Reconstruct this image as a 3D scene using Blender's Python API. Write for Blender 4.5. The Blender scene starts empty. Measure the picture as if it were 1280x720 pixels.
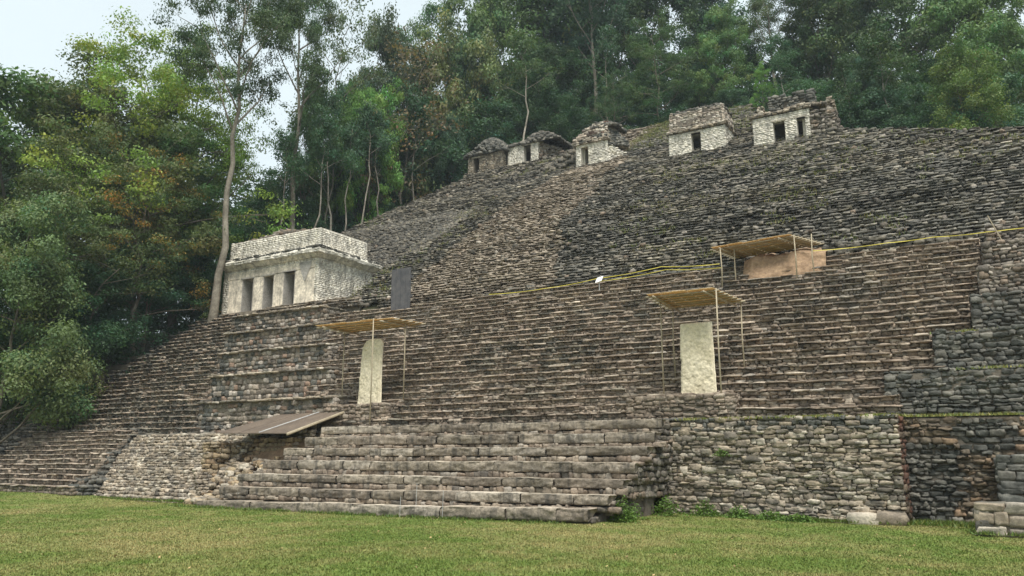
import bpy, math, random
import numpy as np
from mathutils import Vector, Matrix
R = math.radians
rng = np.random.default_rng(7)
random.seed(7)
S = bpy.context.scene
COL = S.collection

# ------------------------------------------------------------------ camera, world, sun, exposure
cam = bpy.data.cameras.new("camera"); camo = bpy.data.objects.new("camera", cam); COL.objects.link(camo)
cam.sensor_width = 36; cam.lens = 28.125; cam.clip_start = .1; cam.clip_end = 3000
camo.location = (0, 0, 1.65); camo.rotation_euler = (R(90 + 11.86), 0, R(30.6))
S.camera = camo
SUN_EL, SUN_AZ = 64, 142            # azimuth measured clockwise from +Y
w = bpy.data.worlds.new("World"); S.world = w; w.use_nodes = True
nt = w.node_tree; nt.nodes.clear()
sky = nt.nodes.new('ShaderNodeTexSky'); sky.sky_type = 'NISHITA'; sky.sun_disc = False
sky.sun_elevation = R(SUN_EL); sky.sun_rotation = R(SUN_AZ); sky.dust_density = 3; sky.air_density = 1.2
hsv = nt.nodes.new('ShaderNodeHueSaturation'); hsv.inputs['Saturation'].default_value = .28
mixc = nt.nodes.new('ShaderNodeMix'); mixc.data_type = 'RGBA'
tc = nt.nodes.new('ShaderNodeTexCoord'); nz = nt.nodes.new('ShaderNodeTexNoise')
nz.inputs['Scale'].default_value = 1.6; nz.inputs['Detail'].default_value = 4
rmp = nt.nodes.new('ShaderNodeMapRange'); rmp.inputs[1].default_value = .3; rmp.inputs[2].default_value = .65
rmp.inputs[3].default_value = .72; rmp.inputs[4].default_value = .95
bg = nt.nodes.new('ShaderNodeBackground'); out = nt.nodes.new('ShaderNodeOutputWorld')
nt.links.new(tc.outputs['Generated'], nz.inputs['Vector']); nt.links.new(nz.outputs['Fac'], rmp.inputs[0])
nt.links.new(sky.outputs[0], hsv.inputs['Color']); nt.links.new(hsv.outputs[0], mixc.inputs['A'])
mixc.inputs['B'].default_value = (5.5, 6.3, 6.6, 1)       # even bright cloud deck
nt.links.new(rmp.outputs[0], mixc.inputs['Factor'])
nt.links.new(mixc.outputs['Result'], bg.inputs['Color']); bg.inputs['Strength'].default_value = .11
nt.links.new(bg.outputs[0], out.inputs['Surface'])
sun = bpy.data.lights.new("sun", 'SUN'); sun.energy = 3.4; sun.angle = R(28); sun.color = (1, .96, .9)
suno = bpy.data.objects.new("sun", sun); COL.objects.link(suno)
suno.rotation_euler = (R(90 - SUN_EL), 0, R(180 - SUN_AZ))
S.view_settings.view_transform = 'Standard'; S.view_settings.look = 'None'
S.view_settings.exposure = 0.6; S.view_settings.gamma = 1
S.render.engine = 'CYCLES'

# ------------------------------------------------------------------ projection helper (plans where things stand)
CP = math.atan(.21); CA = R(120.6)
Fv = np.array([math.cos(CA) * math.cos(CP), math.sin(CA) * math.cos(CP), math.sin(CP)])
Rv = np.array([math.sin(CA), -math.cos(CA), 0]); Uv = np.cross(Rv, Fv)
def at(px, d):
    """ground position seen in column px at horizontal distance d"""
    v = Fv + Rv * (px - 640) / 1000 - Uv * .21
    v = v / np.hypot(v[0], v[1]); return v[0] * d, v[1] * d
def zat(px, py, d):
    v = Fv + Rv * (px - 640) / 1000 - Uv * (py - 360) / 1000
    return 1.65 + v[2] / np.hypot(v[0], v[1]) * d

# ------------------------------------------------------------------ smooth noise (python side)
_T = rng.random((64, 64, 3))
def vnoise(x, y, k=0):
    x = np.asarray(x, float); y = np.asarray(y, float)
    xi = np.floor(x).astype(int); yi = np.floor(y).astype(int); fx = x - xi; fy = y - yi
    fx = fx * fx * (3 - 2 * fx); fy = fy * fy * (3 - 2 * fy)
    g = lambda a, b: _T[a % 64, b % 64, k]
    return (g(xi, yi) * (1 - fx) * (1 - fy) + g(xi + 1, yi) * fx * (1 - fy) + g(xi, yi + 1) * (1 - fx) * fy + g(xi + 1, yi + 1) * fx * fy) * 2 - 1
def fbm(x, y, k=0):
    return vnoise(x, y, k) * .55 + vnoise(x * 2.1 + 7, y * 2.1, k) * .3 + vnoise(x * 4.3, y * 4.3 + 3, k) * .15

# ------------------------------------------------------------------ mesh helpers
def npmesh(name, V, Fq, col=None, mat=None, smooth=False):
    """V (n,3); Fq (m,k) constant face size; col (n,3) vertex tint"""
    me = bpy.data.meshes.new(name); V = np.asarray(V, np.float32); Fq = np.asarray(Fq, np.int32)
    m, k = Fq.shape
    me.vertices.add(len(V)); me.vertices.foreach_set('co', V.ravel())
    me.loops.add(m * k); me.loops.foreach_set('vertex_index', Fq.ravel())
    me.polygons.add(m); me.polygons.foreach_set('loop_start', np.arange(0, m * k, k, dtype=np.int32))
    if smooth: me.polygons.foreach_set('use_smooth', np.ones(m, bool))
    me.update(calc_edges=True)
    if col is not None:
        a = me.color_attributes.new('tint', 'FLOAT_COLOR', 'POINT')
        c4 = np.ones((len(V), 4), np.float32); c4[:, :3] = col; a.data.foreach_set('color', c4.ravel())
    if mat: me.materials.append(mat)
    return me
def link(name, me, parent=None, loc=None):
    o = bpy.data.objects.new(name, me); COL.objects.link(o)
    if parent is not None:
        o.parent = parent
        if loc is None: o.location = [-c for c in parent.location]     # meshes are written in world coordinates
    if loc is not None: o.location = loc
    return o
def tag(o, label=None, cat=None, group=None, kind=None):
    if label: o['label'] = label
    if cat: o['category'] = cat
    if group: o['group'] = group
    if kind: o['kind'] = kind
    return o
def thing(name, loc, label, cat, group=None):
    o = bpy.data.objects.new(name, None); COL.objects.link(o); o.location = loc; o.empty_display_size = .3
    return tag(o, label, cat, group)

class MB:
    def __init__(s): s.v = []; s.f = []; s.c = []
    def add(s, vs, fs, c=(1, 1, 1)):
        b = len(s.v); s.v += [tuple(p) for p in vs]; s.f += [tuple(b + i for i in f) for f in fs]; s.c += [c] * len(vs)
    def box(s, x0, x1, y0, y1, z0, z1, c=(1, 1, 1)):
        s.add([(x0, y0, z0), (x1, y0, z0), (x1, y1, z0), (x0, y1, z0), (x0, y0, z1), (x1, y0, z1), (x1, y1, z1), (x0, y1, z1)],
              [(0, 3, 2, 1), (4, 5, 6, 7), (0, 1, 5, 4), (1, 2, 6, 5), (2, 3, 7, 6), (3, 0, 4, 7)], c)
    def hexa(s, b, t, c=(1, 1, 1)):
        s.add(list(b) + list(t), [(0, 3, 2, 1), (4, 5, 6, 7), (0, 1, 5, 4), (1, 2, 6, 5), (2, 3, 7, 6), (3, 0, 4, 7)], c)
    def tube(s, pts, rad, n=8, c=(1, 1, 1)):
        pts = [Vector(p) for p in pts]; rs = rad if hasattr(rad, '__len__') else [rad] * len(pts)
        b = len(s.v); up = Vector((.31, .17, .93))
        for i, p in enumerate(pts):
            d = (pts[min(i + 1, len(pts) - 1)] - pts[max(i - 1, 0)]).normalized()
            a = d.cross(up)
            if a.length < .15: a = d.cross(Vector((1, 0, 0)))
            a.normalize(); bb = d.cross(a)
            for j in range(n):
                t = 2 * math.pi * j / n
                s.v.append(tuple(p + (a * math.cos(t) + bb * math.sin(t)) * rs[i])); s.c.append(c)
        for i in range(len(pts) - 1):
            for j in range(n):
                j2 = (j + 1) % n
                s.f.append((b + i * n + j, b + i * n + j2, b + (i + 1) * n + j2, b + (i + 1) * n + j))
        s.f.append(tuple(b + j for j in range(n - 1, -1, -1))); e = b + (len(pts) - 1) * n
        s.f.append(tuple(e + j for j in range(n)))
    def build(s, name, mat, parent=None, smooth=False, loc=None, bevel=0):
        me = bpy.data.meshes.new(name); me.from_pydata(s.v, [], s.f); me.update()
        a = me.color_attributes.new('tint', 'FLOAT_COLOR', 'POINT')
        c4 = np.ones((len(s.v), 4), np.float32); c4[:, :3] = np.array(s.c); a.data.foreach_set('color', c4.ravel())
        if smooth: me.polygons.foreach_set('use_smooth', np.ones(len(me.polygons), bool))
        me.materials.append(mat); o = link(name, me, parent, loc)
        if bevel:
            b = o.modifiers.new('bevel', 'BEVEL'); b.width = bevel; b.segments = 2
        return o

# ------------------------------------------------------------------ stone prototypes
def proto(n, p, seed, amp):
    r = np.random.default_rng(seed); idx = {}; V = []; Fq = []
    def vid(a):
        k = tuple(np.round(a, 5))
        if k not in idx: idx[k] = len(V); V.append(np.array(a, float))
        return idx[k]
    for ax in range(3):
        for sg in (-1, 1):
            for i in range(n):
                for j in range(n):
                    q = []
                    for (di, dj) in ((0, 0), (1, 0), (1, 1), (0, 1)):
                        a = [0, 0, 0]; a[ax] = sg; a[(ax + 1) % 3] = -1 + 2 * (i + di) / n; a[(ax + 2) % 3] = -1 + 2 * (j + dj) / n
                        q.append(vid(a))
                    Fq.append(q if sg > 0 else q[::-1])
    V = np.array(V)
    s = (np.abs(V) ** p).sum(1) ** (-1 / p); V = V * s[:, None]
    ph = r.random((6, 3)) * 6.28; fr = r.normal(0, 1.6, (6, 3))
    for k in range(6):
        V += amp * np.sin(V @ fr[k] + ph[k][0])[:, None] * r.normal(0, .6, 3)
    return V, np.array(Fq)
PROTO = {2: [proto(2, 9, i, .10) for i in range(16)], 3: [proto(3, 9, 40 + i, .09) for i in range(16)], 4: [proto(4, 14, 80 + i, .06) for i in range(16)]}
def stones(name, arr, mat, parent=None, lod=2, jit=.012, smooth=False, kind=None):
    """arr rows: cx,cy,cz,hx,hy,hz,yaw,r,g,b"""
    A = np.asarray(arr, float); N = len(A); P = PROTO[lod]; nv = len(P[0][0])
    pid = rng.integers(0, len(P), N); PV = np.stack([p[0] for p in P]); PF = P[0][1]
    V = PV[pid].copy(); fl = rng.choice([-1, 1], (N, 1)); 
    V = V * A[:, None, 3:6] + rng.normal(0, jit, V.shape)
    roll = rng.normal(0, .05, N) * np.clip(.12 / A[:, 3], .12, 1); cr, sr = np.cos(roll)[:, None], np.sin(roll)[:, None]
    x, y, z = V[..., 0], V[..., 1], V[..., 2]; x, z = x * cr - z * sr, x * sr + z * cr
    cy, sy = np.cos(A[:, 6])[:, None], np.sin(A[:, 6])[:, None]
    X = x * cy - y * sy + A[:, 0:1]; Y = x * sy + y * cy + A[:, 1:2]; Z = z + A[:, 2:3]
    V = np.stack([X, Y, Z], -1).reshape(-1, 3)
    Fq = (PF[None] + (np.arange(N) * nv)[:, None, None]).reshape(-1, 4)
    col = np.repeat(A[:, 7:10], nv, 0)
    me = npmesh(name, V, Fq, col, mat, smooth); o = link(name, me, parent)
    if kind: o['kind'] = kind
    return o
PAL = {
 'stair': [(.212, .172, .136), (.245, .202, .16), (.19, .154, .122), (.28, .238, .192), (.20, .158, .124)],
 'grand': [(.235, .20, .16), (.20, .168, .135), (.29, .255, .21), (.25, .215, .172)],
 'hill': [(.092, .088, .078), (.108, .102, .090), (.128, .120, .104), (.165, .153, .130), (.078, .076, .068)],
 'hillmid': [(.105, .096, .08), (.135, .122, .10), (.18, .162, .13), (.085, .08, .068)],
 'worn': [(.225, .19, .15), (.27, .23, .185), (.19, .158, .125)],
 'wall': [(.27, .225, .17), (.33, .28, .22), (.22, .185, .145), (.38, .34, .28), (.17, .15, .125)],
 'rubble': [(.14, .122, .102), (.175, .153, .127), (.215, .19, .16), (.285, .255, .22), (.12, .106, .092), (.185, .145, .112)],
 'pale': [(.57, .54, .475), (.60, .57, .505), (.55, .515, .45), (.62, .59, .53)],
 'tier': [(.17, .145, .12), (.22, .19, .155), (.30, .255, .21), (.36, .32, .28), (.14, .12, .10), (.24, .17, .13)],
 'palewall': [(.50, .44, .37), (.42, .35, .29), (.34, .30, .25), (.55, .5, .44), (.2, .17, .145)],
 'tan': [(.29, .22, .14), (.34, .27, .18), (.22, .16, .105), (.25, .20, .14)],
 'dark': [(.092, .092, .084), (.115, .112, .10), (.145, .138, .12), (.08, .082, .074)],
 'rust': [(.19, .145, .105), (.16, .125, .09), (.13, .105, .08), (.235, .165, .11), (.22, .185, .145)],
 'red': [(.13, .065, .045), (.10, .055, .04), (.10, .075, .055)],
}
def pal(k):
    c = PAL[k][rng.integers(len(PAL[k]))]; f = rng.uniform(.94, 1.06) if k == 'pale' else rng.uniform(.84, 1.16); return [c[0] * f, c[1] * f, c[2] * f]

def wall(p0, p1, z0, z1, palette, batter=0., course=(.12, .2), length=(.18, .5), prot=.04, depth=.14, holes=(), ragged=0., arr=None, yjit=.012, mixp=None):
    """masonry courses along p0->p1 (outer face to the right-hand side of the direction), returns stone rows"""
    arr = [] if arr is None else arr
    p0 = np.array(p0, float); p1 = np.array(p1, float); L = np.hypot(*(p1 - p0)); d = (p1 - p0) / L; n = np.array([d[1], -d[0]])
    yaw = math.atan2(d[1], d[0]); f0 = (lambda t: z0) if not callable(z0) else z0; f1 = (lambda t: z1) if not callable(z1) else z1
    zmin = min(f0(t) for t in np.linspace(0, L, 9)); zmax = max(f1(t) for t in np.linspace(0, L, 30)); z = zmin
    while z < zmax:
        h = rng.uniform(*course); t = -rng.uniform(0, length[0]) * .3
        while t < L - .04:
            l = rng.uniform(*length); a, b = max(t, 0), min(t + l, L); t += l
            if b - a < .05: continue
            m = (a + b) / 2
            if z + h * .6 > f1(m) + rng.uniform(-ragged, ragged) or z + h < f0(m): continue
            skip = False
            for (ha, hb, hz0, hz1) in holes:
                if hz0 < z + h * .5 < hz1 and b > ha and a < hb:
                    if a < ha - .06: b = ha
                    elif b > hb + .06: a = hb
                    else: skip = True
            if skip or b - a < .05: continue
            m = (a + b) / 2; dy = batter * (z - zmin)
            off = -depth / 2 - dy + rng.uniform(-prot, prot * .6)
            c = p0 + d * m + n * off
            pk = palette if mixp is None else mixp(c[0], c[1], z)
            if yjit < .01 and palette == 'pale':
                arr.append([c[0], c[1], z + h / 2, (b - a) / 2 * 1.01, depth / 2 + .02, h / 2 * 1.01, yaw] + pal(pk)); continue
            hh = h * rng.uniform(.82, 1.0) if yjit < .01 else h * rng.uniform(.72, 1.12)
            wz = 0 if yjit < .01 else .035 * float(fbm(c[0] * .9 + c[1] * .9, z * 1.1))
            arr.append([c[0], c[1], z + h / 2 + wz + rng.normal(0, yjit), (b - a) / 2 * .965, depth / 2 + .02, hh / 2, yaw + rng.normal(0, .015)] + pal(pk))
        z += h
    return arr

# ------------------------------------------------------------------ materials
def newmat(name):
    m = bpy.data.materials.new(name); m.use_nodes = True; t = m.node_tree; t.nodes.clear()
    o = t.nodes.new('ShaderNodeOutputMaterial'); b = t.nodes.new('ShaderNodeBsdfPrincipled')
    b.inputs['Roughness'].default_value = .9; b.inputs['Specular IOR Level'].default_value = .25
    t.links.new(b.outputs[0], o.inputs[0]); return m, t, b
class G:
    def __init__(s, t): s.t = t
    def n(s, typ, **k):
        x = s.t.nodes.new(typ)
        for a, v in k.items(): setattr(x, a, v)
        return x
    def noise(s, vec, sc, det=4, rough=.55):
        x = s.n('ShaderNodeTexNoise'); x.inputs['Scale'].default_value = sc; x.inputs['Detail'].default_value = det; x.inputs['Roughness'].default_value = rough
        if vec is not None: s.t.links.new(vec, x.inputs['Vector'])
        return x.outputs['Fac']
    def rng(s, v, a, b, c, d):
        x = s.n('ShaderNodeMapRange'); s.t.links.new(v, x.inputs[0])
        for i, q in enumerate((a, b, c, d)): x.inputs[i + 1].default_value = q
        return x.outputs[0]
    def mix(s, f, a, b, mode='MIX'):
        x = s.n('ShaderNodeMix', data_type='RGBA', blend_type=mode)
        for sock, v in (('Factor', f), ('A', a), ('B', b)):
            if hasattr(v, 'is_linked'): s.t.links.new(v, x.inputs[sock])
            elif sock == 'Factor': x.inputs[0].default_value = v
            else: x.inputs[sock].default_value = (*v, 1)
        return x.outputs['Result']
    def math(s, op, a, b):
        x = s.n('ShaderNodeMath', operation=op)
        for i, v in enumerate((a, b)):
            if hasattr(v, 'is_linked'): s.t.links.new(v, x.inputs[i])
            else: x.inputs[i].default_value = v
        return x.outputs[0]
    def stretch(s, vec, sc):
        x = s.n('ShaderNodeMapping'); s.t.links.new(vec, x.inputs[0]); x.inputs['Scale'].default_value = sc; return x.outputs[0]
def geo(t): return t.nodes.new('ShaderNodeNewGeometry').outputs['Position']
def vcol(t):
    a = t.nodes.new('ShaderNodeAttribute'); a.attribute_name = 'tint'; return a.outputs['Color']
def stone_mat(name, lichen=.5, pale=.35, bump=.5, streak=0., fine=14):
    m, t, b = newmat(name); g = G(t); P = geo(t); c = vcol(t)
    c = g.mix(1., c, g.mix(g.rng(g.noise(P, 2.2, 5), .3, .7, 0, 1), (.62, .62, .62), (1.38, 1.36, 1.32)), 'MULTIPLY')
    c = g.mix(1., c, g.mix(g.rng(g.noise(P, fine, 4, .7), .3, .7, 0, 1), (.66, .66, .66), (1.34, 1.33, 1.3)), 'MULTIPLY')
    f = g.math('MULTIPLY', g.rng(g.noise(P, .42, 5, .65), .5, .66, 0, 1), lichen)
    c = g.mix(f, c, g.mix(1., c, (.50, .51, .47), 'MULTIPLY'))                 # dark lichen and algae patches
    f = g.math('MULTIPLY', g.rng(g.noise(P, 5.5, 5, .7), .60, .70, 0, 1), pale)
    c = g.mix(f, c, (.46, .43, .37))                                           # pale scabs
    if streak:
        f = g.math('MULTIPLY', g.rng(g.noise(g.stretch(P, (3, 3, .35)), 1.3, 4, .6), .52, .66, 0, 1), streak)
        c = g.mix(f, c, (.05, .048, .042))
    t.links.new(c, b.inputs['Base Color'])
    bp = g.n('ShaderNodeBump'); bp.inputs['Strength'].default_value = bump; bp.inputs['Distance'].default_value = .04
    t.links.new(g.noise(P, fine * 1.3, 6, .7), bp.inputs['Height']); t.links.new(bp.outputs[0], b.inputs['Normal'])
    return m
M_stair = stone_mat('weathered stair stone', .45, .12, .5)
M_grand = stone_mat('worn slab stone', .55, .45, .9, .75, 11)
M_hill = stone_mat('dark rubble stone', .45, .12)
M_wall = stone_mat('wall limestone', .45, .35, .5, .15)
M_pale = stone_mat('limewashed masonry', .3, .1, .18, .4)
M_plaster = stone_mat('stained plaster', .12, .35, .35, .30, 8)
M_frieze = stone_mat('weathered stucco', .7, .5, .6, .55)
def simple(name, c1, c2, sc=3, rough=.9, bump=.3, sc2=25, use_tint=False):
    m, t, b = newmat(name); g = G(t); P = geo(t)
    c = g.mix(g.rng(g.noise(P, sc, 5, .6), .35, .65, 0, 1), c1, c2)
    c = g.mix(1., c, g.mix(g.rng(g.noise(P, sc2, 4, .7), .3, .7, 0, 1), (.7, .7, .7), (1.25, 1.25, 1.25)), 'MULTIPLY')
    if use_tint: c = g.mix(1., c, vcol(t), 'MULTIPLY')
    t.links.new(c, b.inputs['Base Color']); b.inputs['Roughness'].default_value = rough
    bp = g.n('ShaderNodeBump'); bp.inputs['Strength'].default_value = bump; bp.inputs['Distance'].default_value = .03
    t.links.new(g.noise(P, sc2, 5, .7), bp.inputs['Height']); t.links.new(bp.outputs[0], b.inputs['Normal'])
    return m
M_mortar = simple('mud mortar', (.17, .145, .11), (.25, .215, .17))
M_core = simple('earth fill', (.12, .10, .08), (.17, .145, .115))
M_palemortar = simple('pale mortar', (.54, .50, .42), (.60, .56, .48))
M_stucco = simple('aged stucco', (.58, .52, .43), (.70, .65, .57), 1.2, .9, .25, 14)
M_inner = simple('grey plaster', (.30, .28, .245), (.42, .39, .35), 1.5, .9, .2, 12)
M_stela = simple('carved limestone', (.56, .49, .34), (.64, .57, .42), 1.1, .85, .6, 11)
M_pole = simple('bamboo pole', (.40, .34, .235), (.29, .24, .165), 4, .6, .1, 30)
M_thatch = simple('ochre roofing sheet', (.60, .42, .20), (.70, .52, .28), 2.5, .75, .3, 18)
_t = M_thatch.node_tree; _b = _t.nodes['Principled BSDF']; _tr = _t.nodes.new('ShaderNodeBsdfTranslucent'); _m = _t.nodes.new('ShaderNodeMixShader'); _m.inputs[0].default_value = .35
_t.links.new(_b.inputs['Base Color'].links[0].from_socket, _tr.inputs['Color']); _t.links.new(_b.outputs[0], _m.inputs[1]); _t.links.new(_tr.outputs[0], _m.inputs[2]); _t.links.new(_m.outputs[0], _t.nodes['Material Output'].inputs[0])
M_board = simple('faded brown boards', (.105, .08, .06), (.15, .115, .085), 1.4, .7, .2, 16)
M_slabgrey = simple('grey timber', (.07, .07, .075), (.115, .11, .11), 3, .85, .4, 20)
M_clay = simple('bare clay', (.22, .145, .09), (.33, .225, .14), 2.5, .95, .6, 9)
M_tape = simple('yellow tape', (.50, .42, .06), (.42, .35, .06), 3, .5, 0, 20)
M_white = simple('white board', (.8, .8, .78), (.74, .74, .72), 3, .5, 0, 20)
M_metal = simple('thin grey metal', (.4, .4, .4), (.5, .5, .48), 3, .5, 0, 20)
M_bark = simple('grey bark', (.20, .185, .16), (.10, .09, .075), 1.2, .95, .6, 8, True)

def lawn_col(g, P):
    big = g.noise(P, .16, 4, .6); mid = g.noise(P, .9, 4, .6); fin = g.noise(P, 9, 4, .7)
    s = g.math('ADD', g.math('MULTIPLY', big, .62), g.math('MULTIPLY', mid, .38))
    c = g.mix(g.rng(s, .44, .60, 0, 1), (.12, .168, .034), (.25, .228, .09))
    return g.mix(1., c, g.mix(g.rng(fin, .3, .7, 0, 1), (.72, .72, .72), (1.28, 1.28, 1.24)), 'MULTIPLY')
m, t, b = newmat('lawn and forest floor'); g = G(t); P = geo(t)
sx = g.n('ShaderNodeSeparateXYZ'); t.links.new(P, sx.inputs[0])
forest = g.mix(g.noise(P, .8, 5), (.035, .028, .018), (.06, .065, .03))
wob = g.math('ADD', sx.outputs['Y'], g.math('MULTIPLY', g.noise(P, .5, 3), 2.0))
t.links.new(g.mix(g.rng(wob, 24.4, 25.2, 0, 1), lawn_col(g, P), forest), b.inputs['Base Color'])
bp = g.n('ShaderNodeBump'); bp.inputs['Strength'].default_value = .8; bp.inputs['Distance'].default_value = .05
t.links.new(g.noise(P, 22, 6, .75), bp.inputs['Height']); t.links.new(bp.outputs[0], b.inputs['Normal'])
M_ground = m
m, t, b = newmat('grass blades'); g = G(t)
t.links.new(g.mix(1., lawn_col(g, geo(t)), vcol(t), 'MULTIPLY'), b.inputs['Base Color']); b.inputs['Roughness'].default_value = .7
M_blade = m
def leaf_mat(name):
    m, t, b = newmat(name); g = G(t)
    oi = t.nodes.new('ShaderNodeObjectInfo')
    c = g.mix(1., vcol(t), oi.outputs['Color'], 'MULTIPLY')
    t.links.new(c, b.inputs['Base Color']); b.inputs['Roughness'].default_value = .55
    tr = g.n('ShaderNodeBsdfTranslucent'); t.links.new(g.mix(1., c, (1.25, 1.4, .6), 'MULTIPLY'), tr.inputs['Color'])
    mx = g.n('ShaderNodeMixShader'); mx.inputs[0].default_value = .28
    t.links.new(b.outputs[0], mx.inputs[1]); t.links.new(tr.outputs[0], mx.inputs[2])
    t.links.new(mx.outputs[0], t.nodes['Material Output'].inputs[0]); return m
M_leaf = leaf_mat('leaves')

# ------------------------------------------------------------------ terrain heights
CX = np.array([-60, -50, -44.5, -43, -40, -37, -28, -24, -14, -11, -6, 0, 1, 3, 16, 40]); CZ = -.0 + np.array([11, 12.5, 16, 19.3, 22.5, 25.8, 27, 28.6, 28.6, 23.0, 20.5, 17.7, 17.3, 16.6, 16.4, 16])
def plane(y): return 2.7 + .7 * (y - 22.7)
def hill(x, y):
    x = np.asarray(x, float); y = np.asarray(y, float)
    p = plane(y) - .02; c = np.interp(x, CX, CZ)
    h = np.minimum(p, c)
    # the terrace cut for the left temple
    cut = np.minimum(p, np.maximum(10.35, 10.35 + (y - 39.3) * 1.35)); k = np.clip((-31.2 - x) / 1.6, 0, 1)
    h = h * (1 - k) + np.minimum(h, cut) * k
    return h
def floor_left(x, y):
    return np.clip(.80 * (y - 22.5) - .12 * (-43 - x), 0.05, 12.5)
def ground_z(x, y):
    x = np.asarray(x, float); y = np.asarray(y, float)
    lawn = .05 * fbm(x * .12, y * .12) + np.clip((-27 - x) / 6, 0, 1) * .20 + .06 * np.exp(-((x + 8.5) ** 2 + (y - 22) ** 2) / 8)
    h = hill(x, y) - np.where((y > 33.5) & (x > -43.5), .40, .16)
    side = np.clip((-42.6 - x) / 2.2, 0, 1)
    h = h * (1 - side) + np.minimum(h, floor_left(x, y) + .12 * fbm(x * .4, y * .4)) * side
    under = np.where(y < 33.5, -.55, 0.) * (x > -43.2)              # beneath staircases and tiers
    k = np.clip((y - 22.9 - np.where(x > -2.3, 1.5, 0)) / .6, 0, 1)
    h = np.maximum(h + under, 0)
    z = lawn * (1 - k) + h * k
    return z + (y > 34) * .05 * fbm(x * .9, y * .9, 1)

# ground sheet
def grid(xs, ys): 
    X, Y = np.meshgrid(xs, ys); return X, Y
xs = np.concatenate([np.linspace(-380, -80, 10), np.arange(-76, -48, 2.), np.arange(-48, 16, .4), np.arange(18, 60, 3.), np.linspace(80, 260, 8)])
ys = np.concatenate([np.linspace(-120, -20, 6), np.arange(-16, 16, 1.), np.arange(16, 62, .4), np.arange(64, 120, 3.), np.linspace(140, 340, 8)])
X, Y = grid(xs, ys); Z = ground_z(X, Y)
nx, ny = len(xs), len(ys); I = np.arange(nx * ny).reshape(ny, nx)
Fq = np.stack([I[:-1, :-1], I[:-1, 1:], I[1:, 1:], I[1:, :-1]], -1).reshape(-1, 4)
o = link('ground', npmesh('ground', np.stack([X, Y, Z], -1).reshape(-1, 3), Fq, None, M_ground, True))
tag(o, 'grassy plaza lawn running back into the forest floor and hill', None, None, 'structure')

# grass blades on the lawn
def blades(n, x0, x1, y0, y1, hmin, hmax, filt):
    x = rng.uniform(x0, x1, n); y = rng.uniform(y0, y1, n); k = filt(x, y); x, y = x[k], y[k]; n = len(x)
    z = ground_z(x, y); h = rng.uniform(hmin, hmax, n); a = rng.uniform(0, 6.28, n); wd = rng.uniform(.006, .012, n) * (1 + np.hypot(x, y) / 22)
    lx, ly = rng.normal(0, .45, (2, n)) * h
    V = np.stack([np.stack([x - np.cos(a) * wd, y - np.sin(a) * wd, z - .005], -1), np.stack([x + np.cos(a) * wd, y + np.sin(a) * wd, z - .005], -1),
                  np.stack([x + lx, y + ly, z + h], -1)], 1).reshape(-1, 3)
    c = rng.uniform(.85, 1.2, (n, 1)) * np.array([1, 1, 1]); c[:, 0] *= rng.uniform(.88, 1.15, n)
    return V, np.repeat(c, 3, 0)
def vis(x, y):
    a = np.degrees(np.arctan2(y, x)) - 120.6; d = np.hypot(x, y)
    return (np.abs(a) < 56) & (d > 5) & (rng.random(len(x)) < np.clip(14 / d, .15, 1) ** 1.6) & (y < 22.6)
V, c = blades(1500000, -42, 16, 3, 22.6, .010, .036, vis)
o = link('grass', npmesh('grass', V, np.arange(len(V)).reshape(-1, 3), c, M_blade)); tag(o, 'short green and straw coloured lawn grass', 'grass', None, 'stuff')

# ------------------------------------------------------------------ staircases
def core_steps(parent, rows, back_y, z_bot, inset=.085):
    """one prism per row: rows = (x0,x1,yfront,ztop)"""
    mb = MB()
    for (x0, x1, y, z) in rows: mb.box(x0 + .02, x1 - .02, y + inset, back_y + rng.uniform(0, .01), z_bot - rng.uniform(0, .01), z - .045)
    return mb.build('core', M_core, parent)
def step_stones(x0, x1, y, zt, h, tread, palf, lmin=.2, lmax=.8, jy=.008, jz=.004, cop=.21):
    """one step: a thin projecting lip of flat stones over a course of small rubble"""
    arr = []
    def wv(m): return (.05 * float(vnoise(m * .3, y * .5)), .04 * float(vnoise(m * .3 + 9, zt * .6)) + .010 * float(vnoise(m * 1.6, zt * 3)))
    x = x0; ch = h * cop
    while x < x1:
        e = min(x + rng.uniform(lmin, lmax), x1); m = (x + e) / 2; dy, dz = wv(m); hh = ch * rng.uniform(.8, 1.3)
        if rng.random() < .96:
            c = pal(palf(m, y, zt)); f = rng.uniform(1.0, 1.35)  # lip colour lifted, painting in the sky light caught by step edges
            arr.append([m, y + tread / 2 + dy + rng.normal(0, jy), zt - hh / 2 + dz + rng.normal(0, jz), (e - x) / 2 * 1.01, tread / 2 + .05, hh / 2, rng.normal(0, .012)] + [v * f for v in c])
        x = e
    nr = 2 if h > .24 else 1
    for q in range(nr):
        x = x0 + rng.uniform(0, .1)
        while x < x1:
            e = min(x + rng.uniform(.08, .34), x1); m = (x + e) / 2; dy, dz = wv(m); hh = (h - ch) / nr * rng.uniform(.9, 1.25)
            arr.append([m, y + tread / 2 + .022 + dy + rng.normal(0, .01), zt - ch - (h - ch) * (q + .5) / nr + dz + rng.normal(0, .008), (e - x) / 2 * .99, tread / 2, hh / 2, rng.normal(0, .05)] + pal(palf(m, y, zt)))
            x = e
    return arr

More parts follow.
